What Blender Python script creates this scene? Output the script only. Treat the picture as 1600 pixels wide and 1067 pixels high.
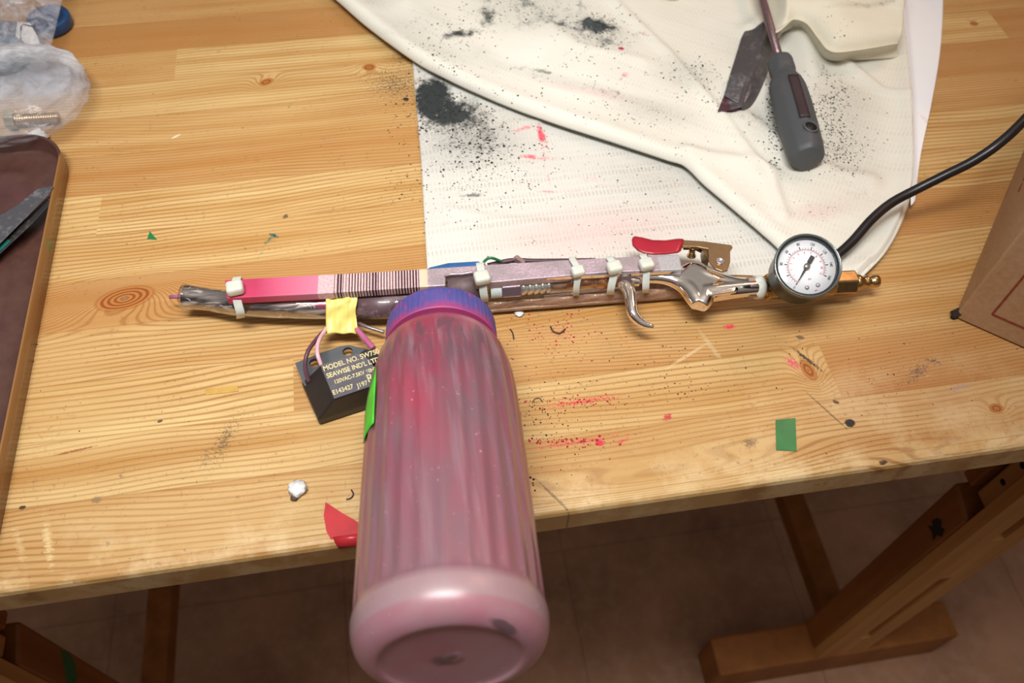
import bpy, bmesh, math, random
import numpy as np
from mathutils import Vector, Matrix, Quaternion
from mathutils.bvhtree import BVHTree

random.seed(7)
for o in list(bpy.data.objects): bpy.data.objects.remove(o, do_unlink=True)
scene = bpy.context.scene
COL = scene.collection

# ------------------------------------------------------------------ camera
F_PX, H_CAM = 1310.0, 0.42
PITCH, ROLL, YAW = 0.9738, 0.0298, -0.182
MC = (Matrix.Rotation(YAW, 3, 'Z') @ Matrix.Rotation(math.pi/2-PITCH, 3, 'X') @ Matrix.Rotation(ROLL, 3, 'Z'))
CAM_LOC = Vector((0, 0, H_CAM))
cam_data = bpy.data.cameras.new('camera')
cam = bpy.data.objects.new('camera', cam_data); COL.objects.link(cam)
cam.matrix_world = Matrix.Translation(CAM_LOC) @ MC.to_4x4()
cam_data.sensor_width = 36.0
cam_data.lens = 36.0*F_PX/1600.0
cam_data.clip_start = 0.02
cam_data.dof.use_dof = True
cam_data.dof.focus_distance = 0.48
cam_data.dof.aperture_fstop = 9.0
scene.camera = cam

def P(x, y, z=0.0):
    """the point at height z seen in the photograph at (x, y)"""
    d = MC @ Vector(((x-800)/F_PX, -(y-533.5)/F_PX, -1.0))
    return CAM_LOC + d*((z-H_CAM)/d.z)

# ------------------------------------------------------------------ light
world = bpy.data.worlds.new('world'); scene.world = world
world.use_nodes = True
wn = world.node_tree; wn.nodes.clear()
w_out = wn.nodes.new('ShaderNodeOutputWorld'); w_bg = wn.nodes.new('ShaderNodeBackground')
w_tc = wn.nodes.new('ShaderNodeTexCoord'); w_sep = wn.nodes.new('ShaderNodeSeparateXYZ')
w_ramp = wn.nodes.new('ShaderNodeValToRGB')
wn.links.new(w_tc.outputs['Generated'], w_sep.inputs[0])
wn.links.new(w_sep.outputs[2], w_ramp.inputs[0])
w_ramp.color_ramp.elements[0].position = 0.0; w_ramp.color_ramp.elements[0].color = (0.085, 0.055, 0.04, 1)
w_ramp.color_ramp.elements[1].position = 0.75; w_ramp.color_ramp.elements[1].color = (0.80, 0.76, 0.70, 1)
e_ = w_ramp.color_ramp.elements[1]; e_.position = 0.62; e_.color = (0.50, 0.46, 0.41, 1)
e_ = w_ramp.color_ramp.elements.new(0.88); e_.color = (0.95, 0.86, 0.76, 1)
e_ = w_ramp.color_ramp.elements.new(0.97); e_.color = (1.9, 1.68, 1.46, 1)
wn.links.new(w_ramp.outputs[0], w_bg.inputs[0]); w_bg.inputs[1].default_value = 0.42
wn.links.new(w_bg.outputs[0], w_out.inputs[0])

def area(name, loc, target, size, size_y, power, color, spread=180):
    l = bpy.data.lights.new(name, 'AREA'); l.shape = 'RECTANGLE'; l.size = size; l.size_y = size_y
    l.energy = power; l.color = color; l.spread = math.radians(spread)
    o = bpy.data.objects.new(name, l); COL.objects.link(o); o.location = loc
    o.rotation_euler = (Vector(target)-Vector(loc)).to_track_quat('-Z', 'Y').to_euler()
    return o
area('ceiling_lamp_light', (-0.07, 0.14, 0.88), (-0.03, 0.39, 0), 0.52, 0.15, 2.3, (1.0, 0.985, 0.95), 82)
area('warm_fill_light', (1.2, 1.0, 1.5), (0.3, 0.3, 0), 0.5, 0.5, 5.0, (1.0, 0.52, 0.27))  # unseen warm fill, added to tint the right side of the table orange

vs = scene.view_settings
scene.display_settings.display_device = 'sRGB'
vs.view_transform = 'Standard'; vs.look = 'None'; vs.gamma = 1.0; vs.use_curve_mapping = False
vs.exposure = 0.10

# ------------------------------------------------------------------ helpers
def hexc(h):
    r = [int(h[i:i+2], 16)/255 for i in (0, 2, 4)]
    return tuple((c/12.92 if c <= 0.04045 else ((c+0.055)/1.055)**2.4) for c in r)+(1.0,)

class S:
    """small shader writer"""
    def __init__(s, name):
        s.m = bpy.data.materials.new(name); s.m.use_nodes = True
        s.t = s.m.node_tree; s.t.nodes.clear()
        s.out = s.n('ShaderNodeOutputMaterial'); s.b = s.n('ShaderNodeBsdfPrincipled')
        s.t.links.new(s.b.outputs[0], s.out.inputs[0])
        s._pos = None
    def n(s, k): return s.t.nodes.new(k)
    def put(s, inp, v):
        if hasattr(v, 'is_linked') or isinstance(v, bpy.types.NodeSocket): s.t.links.new(v, inp)
        else: inp.default_value = v
    def pos(s):
        if s._pos is None: s._pos = s.n('ShaderNodeNewGeometry').outputs['Position']
        return s._pos
    def m_(s, op, a, b=0.0, c=0.0, clamp=False):
        x = s.n('ShaderNodeMath'); x.operation = op; x.use_clamp = clamp
        s.put(x.inputs[0], a); s.put(x.inputs[1], b); s.put(x.inputs[2], c); return x.outputs[0]
    def mix(s, f, a, b, blend='MIX'):
        x = s.n('ShaderNodeMix'); x.data_type = 'RGBA'; x.blend_type = blend
        s.put(x.inputs[0], f); s.put(x.inputs[6], a); s.put(x.inputs[7], b); return x.outputs[2]
    def noise(s, vec, scale, detail=2.0, rough=0.5, dist=0.0):
        x = s.n('ShaderNodeTexNoise'); s.put(x.inputs['Vector'], vec); s.put(x.inputs['Scale'], scale)
        x.inputs['Detail'].default_value = detail; x.inputs['Roughness'].default_value = rough
        x.inputs['Distortion'].default_value = dist; return x.outputs['Fac']
    def map(s, vec, scale=(1, 1, 1), loc=(0, 0, 0), rot=(0, 0, 0), kind='POINT'):
        x = s.n('ShaderNodeMapping'); x.vector_type = kind; s.put(x.inputs[0], vec)
        x.inputs['Location'].default_value = loc; x.inputs['Rotation'].default_value = rot; x.inputs['Scale'].default_value = scale
        return x.outputs[0]
    def sep(s, vec):
        x = s.n('ShaderNodeSeparateXYZ'); s.put(x.inputs[0], vec); return x.outputs
    def comb(s, a, b, c=0.0):
        x = s.n('ShaderNodeCombineXYZ'); s.put(x.inputs[0], a); s.put(x.inputs[1], b); s.put(x.inputs[2], c); return x.outputs[0]
    def rng(s, v, a, b, c=0.0, d=1.0, smooth=False):
        x = s.n('ShaderNodeMapRange'); x.interpolation_type = 'SMOOTHSTEP' if smooth else 'LINEAR'
        s.put(x.inputs[0], v)
        for i, q in enumerate((a, b, c, d)): s.put(x.inputs[i+1], q)
        return x.outputs[0]
    def length(s, v):
        x = s.n('ShaderNodeVectorMath'); x.operation = 'LENGTH'; s.put(x.inputs[0], v); return x.outputs['Value']
    def dot(s, v, w):
        x = s.n('ShaderNodeVectorMath'); x.operation = 'DOT_PRODUCT'; s.put(x.inputs[0], v); x.inputs[1].default_value = w; return x.outputs['Value']
    def blob(s, c, rx, ry, rot=0.0, flat=True):
        """1 at the centre, 0 at the rim of an ellipse lying at world point c"""
        v = s.map(s.pos(), scale=(rx, ry, 1e3 if flat else max(rx, ry)), loc=tuple(c), rot=(0, 0, rot), kind='TEXTURE')
        return s.m_('SUBTRACT', 1.0, s.length(v), clamp=True)
    def bump(s, h, strength=0.3, dist=0.001):
        x = s.n('ShaderNodeBump'); x.inputs['Strength'].default_value = strength; x.inputs['Distance'].default_value = dist
        s.put(x.inputs['Height'], h); s.t.links.new(x.outputs[0], s.b.inputs['Normal'])
    def set(s, **k):
        names = dict(col='Base Color', rough='Roughness', metal='Metallic', trans='Transmission Weight', ior='IOR', coat='Coat Weight',
                     spec='Specular IOR Level', alpha='Alpha', sss='Subsurface Weight', coatr='Coat Roughness', sheen='Sheen Weight')
        for a, v in k.items(): s.put(s.b.inputs[names[a]], v)
        return s

def plain(name, h, rough=0.5, metal=0.0, var=0.12, vscale=120, **k):
    s = S(name); c = hexc(h)
    d = tuple(x*(1-var*2) for x in c[:3])+(1,)
    f = s.noise(s.pos(), vscale, 3)
    s.set(col=s.mix(s.rng(f, 0.3, 0.7), c, d), rough=rough, metal=metal, **k)
    return s.m

def dusty(name, h, dust, amount=0.5, rough=0.6, metal=0.0, scale=300, **k):
    s = S(name)
    f = s.noise(s.pos(), scale, 5, 0.7); g = s.noise(s.pos(), scale*0.22, 2)
    w = s.m_('ADD', s.m_('MULTIPLY', f, 0.6), s.m_('MULTIPLY', g, 0.4))
    w = s.rng(w, 0.62-amount*0.3, 0.72-amount*0.2)
    s.set(col=s.mix(w, hexc(h), hexc(dust)), rough=rough, metal=(s.m_('MULTIPLY', s.m_('SUBTRACT', 1, w), metal) if metal else 0.0), **k)
    return s.m

def link_obj(name, data, parent=None):
    o = bpy.data.objects.new(name, data); COL.objects.link(o)
    if parent is not None: o.parent = parent
    return o

def world_of(o):
    v = Vector((0, 0, 0))
    while o is not None: v += o.location; o = o.parent
    return v

def finish(name, bm, mat, parent=None, smooth=True, mods=(), origin=None):
    """link a bmesh built in world coordinates as one object"""
    bm.normal_update()
    me = bpy.data.meshes.new(name)
    if parent is None:
        if origin is None:
            c = [v.co for v in bm.verts]
            origin = Vector((sum(v.x for v in c)/len(c), sum(v.y for v in c)/len(c), min(v.z for v in c)))
        off = origin
    else: off = world_of(parent)
    for v in bm.verts: v.co -= off
    bmesh.ops.recalc_face_normals(bm, faces=bm.faces)
    bm.to_mesh(me); bm.free()
    for p in me.polygons: p.use_smooth = smooth
    for m in (mat if isinstance(mat, (list, tuple)) else [mat]): me.materials.append(m)
    o = link_obj(name, me, parent)
    if parent is None: o.location = origin
    for kind, kw in mods:
        md = o.modifiers.new(kind.lower(), kind)
        for a, b in kw.items(): setattr(md, a, b)
    return o

BEV = lambda w, s=2: ('BEVEL', dict(width=w, segments=s, limit_method='ANGLE', angle_limit=0.6))

def tag(o, label=None, cat=None, group=None, kind=None):
    if label: o['label'] = label
    if cat: o['category'] = cat
    if group: o['group'] = group
    if kind: o['kind'] = kind
    return o

def empty(name, loc, label, cat, group=None):
    e = bpy.data.objects.new(name, None); e.empty_display_size = 0.01; COL.objects.link(e); e.location = loc
    return tag(e, label, cat, group)

def catmull(pts, n):
    """n points along a smooth curve through pts (tuples of any length)"""
    pts = [np.array(p, float) for p in pts]
    if len(pts) < 3:
        return [pts[0]+(pts[-1]-pts[0])*i/(n-1) for i in range(n)]
    q = [2*pts[0]-pts[1]]+pts+[2*pts[-1]-pts[-2]]
    d = [0]
    for a, b in zip(pts, pts[1:]): d.append(d[-1]+max(1e-9, np.linalg.norm((b-a)[:3])))
    out = []
    for i in range(n):
        s = d[-1]*i/(n-1); k = 0
        while k < len(pts)-2 and s > d[k+1]: k += 1
        t = (s-d[k])/(d[k+1]-d[k]); t = min(max(t, 0), 1)
        a, b, c, e = q[k], q[k+1], q[k+2], q[k+3]
        out.append(0.5*((2*b)+(c-a)*t+(2*a-5*b+4*c-e)*t*t+(3*b-a-3*c+e)*t**3))
    return out

def tube(bm, pts, r, seg=14, n=None, cap=True, flat=None):
    """swept tube; pts 3-D, r one radius or a list; n resamples smoothly; flat squashes the section along z"""
    rr = [r]*len(pts) if isinstance(r, (int, float)) else list(r)
    data = [tuple(p)+(q,) for p, q in zip(pts, rr)]
    if n: data = catmull(data, n)
    P3 = [Vector(d[:3]) for d in data]; R = [float(d[3]) for d in data]
    T = []
    for i in range(len(P3)):
        a = P3[max(0, i-1)]; b = P3[min(len(P3)-1, i+1)]; v = b-a
        T.append(v.normalized() if v.length > 1e-9 else Vector((1, 0, 0)))
    up = Vector((0, 0, 1)) if abs(T[0].z) < 0.9 else Vector((0, 1, 0))
    u = T[0].cross(up).normalized(); rings = []
    for i, (p, t) in enumerate(zip(P3, T)):
        u = (u-t*u.dot(t)).normalized(); w = t.cross(u)
        ring = []
        for k in range(seg):
            a = 2*math.pi*k/seg
            off = u*math.cos(a)*R[i]+w*math.sin(a)*R[i]
            if flat: off.z *= flat
            ring.append(bm.verts.new(p+off))
        rings.append(ring)
    for a, b in zip(rings, rings[1:]):
        for k in range(seg):
            bm.faces.new((a[k], a[(k+1) % seg], b[(k+1) % seg], b[k]))
    if cap:
        bm.faces.new(rings[0][::-1]); bm.faces.new(rings[-1])
    return bm

def lathe(bm, A, axis, prof, seg=48, fl=None, up=None, cap=True):
    """profile of (s, r) about an axis from A"""
    ax = Vector(axis).normalized(); A = Vector(A)
    up = Vector(up) if up else (Vector((0, 0, 1)) if abs(ax.z) < 0.95 else Vector((1, 0, 0)))
    u = ax.cross(up).normalized(); w = u.cross(ax)
    rings = []
    for s_, r_ in prof:
        ring = []
        for k in range(seg):
            a = 2*math.pi*k/seg
            q = fl(s_, r_, a) if fl else r_
            ring.append(bm.verts.new(A+ax*s_+(u*math.cos(a)+w*math.sin(a))*max(q, 1e-5)))
        rings.append(ring)
    for a, b in zip(rings, rings[1:]):
        for k in range(seg): bm.faces.new((a[k], a[(k+1) % seg], b[(k+1) % seg], b[k]))
    if cap and prof[0][1] > 2e-5: bm.faces.new(rings[0][::-1])
    if cap and prof[-1][1] > 2e-5: bm.faces.new(rings[-1])
    return bm

def box(bm, lo, hi):
    x0, y0, z0 = lo; x1, y1, z1 = hi
    v = [bm.verts.new(c) for c in ((x0,y0,z0),(x1,y0,z0),(x1,y1,z0),(x0,y1,z0),(x0,y0,z1),(x1,y0,z1),(x1,y1,z1),(x0,y1,z1))]
    for f in ((0,3,2,1),(4,5,6,7),(0,1,5,4),(1,2,6,5),(2,3,7,6),(3,0,4,7)): bm.faces.new([v[i] for i in f])
    return bm

def bar(bm, A, B, w, h, up=(0, 0, 1)):
    """box along A->B, w wide and h thick (centred)"""
    A, B = Vector(A), Vector(B); t = (B-A).normalized(); s_ = t.cross(Vector(up)).normalized(); n = s_.cross(t)
    v = []
    for p in (A, B):
        for a, b in ((-1,-1),(1,-1),(1,1),(-1,1)): v.append(bm.verts.new(p+s_*a*w/2+n*b*h/2))
    for f in ((0,1,2,3),(7,6,5,4),(0,4,5,1),(1,5,6,2),(2,6,7,3),(3,7,4,0)): bm.faces.new([v[i] for i in f])
    return bm

def prism(bm, bottom, top):
    """loft between two equal-length loops of 3-D points"""
    a = [bm.verts.new(p) for p in bottom]; b = [bm.verts.new(p) for p in top]; n = len(a)
    for i in range(n): bm.faces.new((a[i], a[(i+1) % n], b[(i+1) % n], b[i]))
    bm.faces.new(a[::-1]); bm.faces.new(b)
    return bm

def slab(bm, px, z0, z1):
    """flat piece whose top outline is seen at these pixels"""
    top = [P(x, y, z1) for x, y in px]
    return prism(bm, [Vector((p.x, p.y, z0)) for p in top], top)

def plate(name, loops, z0, z1, mat, parent, bevel=0.0):
    """flat plate with holes: loops of (x, y) world, first the outline"""
    cu = bpy.data.curves.new(name, 'CURVE'); cu.dimensions = '2D'; cu.fill_mode = 'BOTH'
    cu.extrude = (z1-z0)/2-bevel; cu.bevel_depth = bevel; cu.bevel_resolution = 1
    if bevel: cu.offset = -bevel
    for lp in loops:
        sp = cu.splines.new('POLY'); sp.points.add(len(lp)-1); sp.use_cyclic_u = True
        for i, (x, y) in enumerate(lp): sp.points[i].co = (x, y, 0, 1)
    return curve_mesh(name, cu, Matrix.Translation((0, 0, (z0+z1)/2)), mat, parent)

def curve_mesh(name, cu, mw, mat, parent, mods=()):
    tmp = bpy.data.objects.new('tmp', cu); COL.objects.link(tmp)
    dg = bpy.context.evaluated_depsgraph_get(); dg.update()
    me = bpy.data.meshes.new_from_object(tmp.evaluated_get(dg)); bpy.data.objects.remove(tmp)
    bm = bmesh.new(); bm.from_mesh(me); bpy.data.meshes.remove(me)
    bmesh.ops.transform(bm, matrix=mw, verts=bm.verts)
    return finish(name, bm, mat, parent, smooth=False, mods=mods)

def text_bm(bm, body, size, mw, align='LEFT', sx=1.0, bold=0.0):
    cu = bpy.data.curves.new('t', 'FONT'); cu.body = body; cu.size = size; cu.align_x = align; cu.align_y = 'CENTER'
    cu.extrude = 0.00004; cu.offset = bold
    tmp = bpy.data.objects.new('tmp', cu); COL.objects.link(tmp)
    dg = bpy.context.evaluated_depsgraph_get(); dg.update()
    me = bpy.data.meshes.new_from_object(tmp.evaluated_get(dg)); bpy.data.objects.remove(tmp)
    me.transform(mw @ Matrix.Diagonal((sx, 1, 1, 1))); bm.from_mesh(me); bpy.data.meshes.remove(me)
    return bm

def frame(o, x, z):
    """matrix whose x axis runs along x and z axis along z"""
    x = Vector(x).normalized(); z = Vector(z).normalized(); y = z.cross(x).normalized(); x = y.cross(z)
    m = Matrix.Identity(4)
    for i in range(3): m[i][0] = x[i]; m[i][1] = y[i]; m[i][2] = z[i]; m[i][3] = o[i]
    return m

# ------------------------------------------------------------------ materials of the setting
def wood_top():
    s = S('pine_tabletop')
    at = s.n('ShaderNodeAttribute'); at.attribute_name = 'plank'
    seed, tone, _ = s.sep(at.outputs['Color'])[:3]
    p = s.pos(); X, Y, Z = s.sep(p)[:3]
    sx = s.m_('ADD', X, s.m_('MULTIPLY', seed, 37.0)); sy = s.m_('ADD', Y, s.m_('MULTIPLY', seed, 5.0))
    v = s.comb(sx, sy, 0.0)
    # growth-ring field: contours of it close into rings around the knots
    warp = s.noise(s.map(v, scale=(3.2, 9, 1)), 1.0, 2, 0.5)
    warp2 = s.noise(s.map(v, scale=(14, 40, 1)), 1.0, 2)
    tilt = s.m_('MULTIPLY', X, s.m_('MULTIPLY', s.m_('SUBTRACT', tone, 0.45), 0.06))
    fld = s.m_('ADD', s.m_('ADD', Y, tilt), s.m_('MULTIPLY', warp, 0.034))
    fld = s.m_('ADD', fld, s.m_('MULTIPLY', warp2, 0.0018))
    knots = []
    for (kx, ky, rx, ry, amp, rot) in KNOTS:
        c = P(kx, ky)
        vv = s.map(p, scale=(rx*1.9, ry*1.9, 1e3), loc=tuple(c), rot=(0, 0, rot), kind='TEXTURE')
        d = s.length(vv)
        g = s.m_('EXPONENT', s.m_('MULTIPLY', s.m_('MULTIPLY', d, d), -1.2))
        fld = s.m_('ADD', fld, s.m_('MULTIPLY', g, amp))
    f1 = s.m_('SINE', s.m_('MULTIPLY', fld, s.m_('ADD', 1500.0, s.m_('MULTIPLY', tone, 1300.0))))
    ring = s.rng(f1, 0.0, 1.0, 0, 1, True)
    fine = s.noise(s.map(v, scale=(26, 1500, 1)), 1.0, 3, 0.65)
    med = s.noise(s.map(v, scale=(3.0, 70, 1)), 1.0, 3, 0.6)
    blot = s.noise(p, 9.0, 3)
    base = s.mix(s.rng(med, 0.35, 0.68), hexc('d9bf87'), hexc('b98f52'))
    base = s.mix(s.m_('MULTIPLY', s.rng(tone, 0.0, 1.0), 0.85), base, hexc('ac7640'), 'MIX')
    base = s.mix(s.m_('MULTIPLY', ring, s.rng(blot, 0.3, 0.7, 0.2, 0.75)), base, hexc('8c5a2a'))
    base = s.mix(s.m_('MULTIPLY', s.rng(fine, 0.5, 0.75), 0.35), base, hexc('9c7038'))
    # knots
    for (kx, ky, rx, ry, amp, rot) in [k for k in KNOTS if k[2] < .025]:
        kr = s.length(s.map(p, scale=(rx, ry, 1e3), loc=tuple(P(kx, ky)), rot=(0, 0, rot), kind='TEXTURE'))
        core = s.rng(kr, 1.05, 0.8, 0, 1)
        kr = s.m_('ADD', kr, s.m_('MULTIPLY', warp2, 0.3))
        rg = s.rng(s.m_('SINE', s.m_('MULTIPLY', kr, 30.0 if rx > .008 else 12.0)), -1, 1)
        kc = s.mix(rg, hexc('b57438'), hexc('7d451b'))
        kc = s.mix(s.rng(kr, 0.35, 0.1), kc, hexc('857a62' if rx > .008 else '6b4a24'))
        base = s.mix(core, base, kc)
    # worn pale patches and grey rubbed dirt
    wear = s.noise(p, 30.0, 5, 0.65)
    edge = s.m_('MAXIMUM', s.rng(Y, 0.205, 0.168), s.blob(P(1400, 660), .12, .05, .05))
    base = s.mix(s.m_('MULTIPLY', s.m_('MULTIPLY', s.rng(wear, 0.46, 0.62), edge), 0.6), base, hexc('e2cb9e'))
    dirt = s.noise(p, 260.0, 4, 0.75); dirt2 = s.noise(p, 30.0, 2)
    base = s.mix(s.m_('MULTIPLY', s.rng(dirt, 0.58, 0.70), s.rng(dirt2, 0.42, 0.62, 0.05, 0.6)), base, hexc('5b4a3a'))
    zone = s.m_('MAXIMUM', s.blob(P(1330, 640), .20, .07, .0), s.blob(P(930, 620), .12, .07, 0))
    zone = s.m_('MAXIMUM', zone, s.m_('MULTIPLY', s.blob(P(250, 760), .25, .08, 0), .6))
    sc1 = s.noise(s.map(p, scale=(700, 90, 1), rot=(0, 0, .7)), 1.0, 3, 0.7); sc2 = s.noise(s.map(p, scale=(90, 600, 1), rot=(0, 0, .35)), 1.0, 3, 0.7); sp = s.noise(p, 330, 3, .7)
    gz = s.rng(zone, 0.0, 0.5)
    base = s.mix(s.m_('MULTIPLY', s.rng(sc1, .66, .70), s.m_('MULTIPLY', gz, .5)), base, hexc('5e4638'))
    base = s.mix(s.m_('MULTIPLY', s.rng(sc2, .68, .72), s.m_('MULTIPLY', gz, .5)), base, hexc('e2c694'))
    base = s.mix(s.m_('MULTIPLY', s.rng(sp, .66, .70), s.m_('MULTIPLY', gz, .7)), base, hexc('7a4a48'))
    base = s.mix(s.m_('MULTIPLY', s.blob(P(1480, 620), .13, .06, 0), .35), base, hexc('a8694c'))
    grit = s.noise(p, 650.0, 4, 0.8); fib = s.noise(s.map(v, scale=(120, 700, 1)), 1.0, 4, 0.8)
    for (px, py, rx, ry, rot, h, lo, hi, amt) in STAINS:
        if lo < .6: rx, ry = rx*.66, ry*.66
        bl = s.blob(P(px, py), rx, ry, rot)
        nz = grit if lo < 10 else fib
        lo_ = lo if lo < 10 else lo-10
        t = s.m_('ADD', s.m_('MULTIPLY', bl, hi), s.m_('ADD', s.m_('MULTIPLY', s.m_('SUBTRACT', nz, .5), 1.7), .5))
        gate = s.rng(bl, 0.0, 0.2, 0.0, amt)
        base = s.mix(s.m_('MULTIPLY', s.rng(t, lo_-.03, lo_+0.17), gate), base, hexc(h))
    gap = s.m_('ABSOLUTE', s.m_('SUBTRACT', s.m_('FRACT', s.m_('DIVIDE', s.m_('SUBTRACT', Y, 0.251-0.038*20-0.019), 0.038)), 0.5))
    seam = s.rng(gap, 0.006, 0.016, 0.35, 0.0)
    base = s.mix(seam, base, hexc('8f6030'))
    s.set(col=base, rough=s.rng(s.noise(p, 40, 3), 0.3, 0.7, 0.36, 0.52), spec=0.4)
    s.bump(s.m_('ADD', s.m_('MULTIPLY', ring, -0.4), s.m_('MULTIPLY', fine, 0.5)), 0.25, 0.0004)
    return s.m

# knots: px, py, half sizes in metres, ring amplitude, rotation
KNOTS = [(195, 466, .0185, .0095, -.030, .15), (416, 128, .006, .004, .012, .5), (577, 105, .0055, .0045, -.008, 0),
         (1263, 578, .004, .008, .014, .2), (1557, 638, .0045, .0035, .008, 0), (1522, 37, .004, .003, .004, 0),
         (1500, 705, .03, .004, .012, .05), (1030, 745, .05, .005, .014, .03)]
# stains: px, py, rx, ry, rotation, colour, threshold, gain, amount
STAINS = [
 (350, 688, .030, .010, 1.15, '4c4638', .80, .42, .8), (320, 715, .016, .006, 1.45, '5c5444', .82, .4, .7), 
 (420, 375, .010, .0022, .9, '2e6b52', .72, .45, .95), (428, 368, .0045, .0018, -.6, '1d5a58', .60, .5, 1), (408, 395, .009, .0015, 1.1, '4c7f5c', .75, .35, .8),
 (446, 338, .0042, .003, .6, '4d4636', .55, .55, .9), (250, 658, .0026, .0016, .2, '453c30', .4, .6, .9), 
 (615, 130, .060, .050, -.4, '3a332c', .88, .46, .9), (625, 92, .028, .018, -.3, '4a3222', .86, .42, .85), (634, 155, .0045, .004, 0, '25221f', .55, .6, 1), 
 (622, 285, .04, .045, .2, '2c2a24', .97, .34, .9),
 (910, 627, .036, .0026, .03, 'd4304a', .68, .36, .9), (905, 690, .040, .0018, .02, 'cc2846', .66, .32, .85), (937, 692, .0045, .0032, 0, 'cf2a4a', .5, .6, 1), 
 (970, 690, .008, .0022, .2, 'cf2a4a', .72, .4, .8), (875, 520, .035, .022, 0, 'c23848', .90, .34, .9), 
 (1238, 567, .009, .005, -1, 'd8476a', .74, .5, .9), (1140, 511, .0055, .003, 0, 'd8304e', .66, .5, .9), (1043, 652, .004, .003, .5, 'b52a3e', .62, .5, .9),
 (1262, 562, .016, .0016, -1.0, '3c2e28', .62, .5, .95), (1328, 661, .0055, .0045, 0, '28282a', .46, .7, 1), (1306, 628, .004, .002, -.5, '4a2f20', .5, .6, .9), (1250, 527, .0045, .0025, -.3, '5a5148', .5, .6, .9),
 (1435, 580, .016, .008, .5, '4a4450', .78, .42, .8), (1460, 565, .012, .006, -.4, '4c4654', .80, .4, .75), (1420, 595, .022, .012, 0, '55403a', .88, .36, .7), (1500, 605, .018, .003, .25, '8f8494', .74, .4, .6),
 (1172, 692, .006, .004, 0, '6a5348', .66, .5, .7), (1380, 722, .0045, .002, 0, '2d2420', .5, .6, .9), 
 
 (118, 704, .020, .0012, .12, '8a4522', .5, .5, .8), (35, 793, .003, .002, 0, '2a2420', .4, .6, .95), (151, 781, .005, .004, 0, '7f6b4c', .55, .5, .7),
 (75, 845, .003, .022, .25, 'e4cf9f', 10.62, .35, .6), (30, 850, .003, .02, .35, 'dcc795', 10.66, .3, .5), 
 (275, 213, .006, .0012, .55, 'efe2cc', .3, .6, .8), 
 (1075, 555, .02, .0012, .45, 'd8c49c', 10.5, .45, .5), (1110, 540, .002, .016, .3, 'c9b48c', 10.55, .4, .5), (1290, 640, .0008, .02, .5, '5a4030', 10.5, .45, .6), (865, 775, .0009, .018, .6, '54483c', 10.5, .5, .6),
]

def pine(name, a, b, axis_scale=(2, 60, 60), rough=0.5):
    s = S(name)
    f = s.noise(s.map(s.pos(), scale=axis_scale), 1.0, 4, 0.6)
    g = s.noise(s.pos(), 6, 2)
    c = s.mix(s.rng(f, 0.3, 0.7), hexc(a), hexc(b)); c = s.mix(s.rng(g, .4, .8, 0, .5), c, hexc(b))
    s.set(col=c, rough=rough, spec=0.3); s.bump(f, 0.15, 0.0005)
    return s.m

# ------------------------------------------------------------------ floor
def build_floor():
    s = S('brown_floor')
    p = s.pos(); X, Y, Z = s.sep(p)[:3]
    n1 = s.noise(p, 7, 5, 0.6); n2 = s.noise(p, 60, 4, 0.7)
    c = s.mix(s.rng(n1, .35, .7), hexc('b08468'), hexc('87624b'))
    c = s.mix(s.rng(n2, .45, .75, 0, .45), c, hexc('b59480'))
    gx = s.m_('ABSOLUTE', s.m_('SUBTRACT', s.m_('FRACT', s.m_('DIVIDE', s.m_('ADD', X, 5.03), 0.305)), 0.5))
    gy = s.m_('ABSOLUTE', s.m_('SUBTRACT', s.m_('FRACT', s.m_('DIVIDE', s.m_('ADD', Y, 5.09), 0.305)), 0.5))
    j = s.m_('MAXIMUM', gx, gy)
    c = s.mix(s.rng(j, .494, .499, 0, .35), c, hexc('4a372c'))
    s.set(col=c, rough=0.6, spec=0.3)
    bm = bmesh.new(); box(bm, (-2.0, -1.2, -0.76), (2.2, 2.4, -0.72))
    o = finish('floor', bm, s.m, smooth=False); tag(o, 'dim brown tiled floor under the work table', 'floor', kind='structure')
build_floor()

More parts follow.
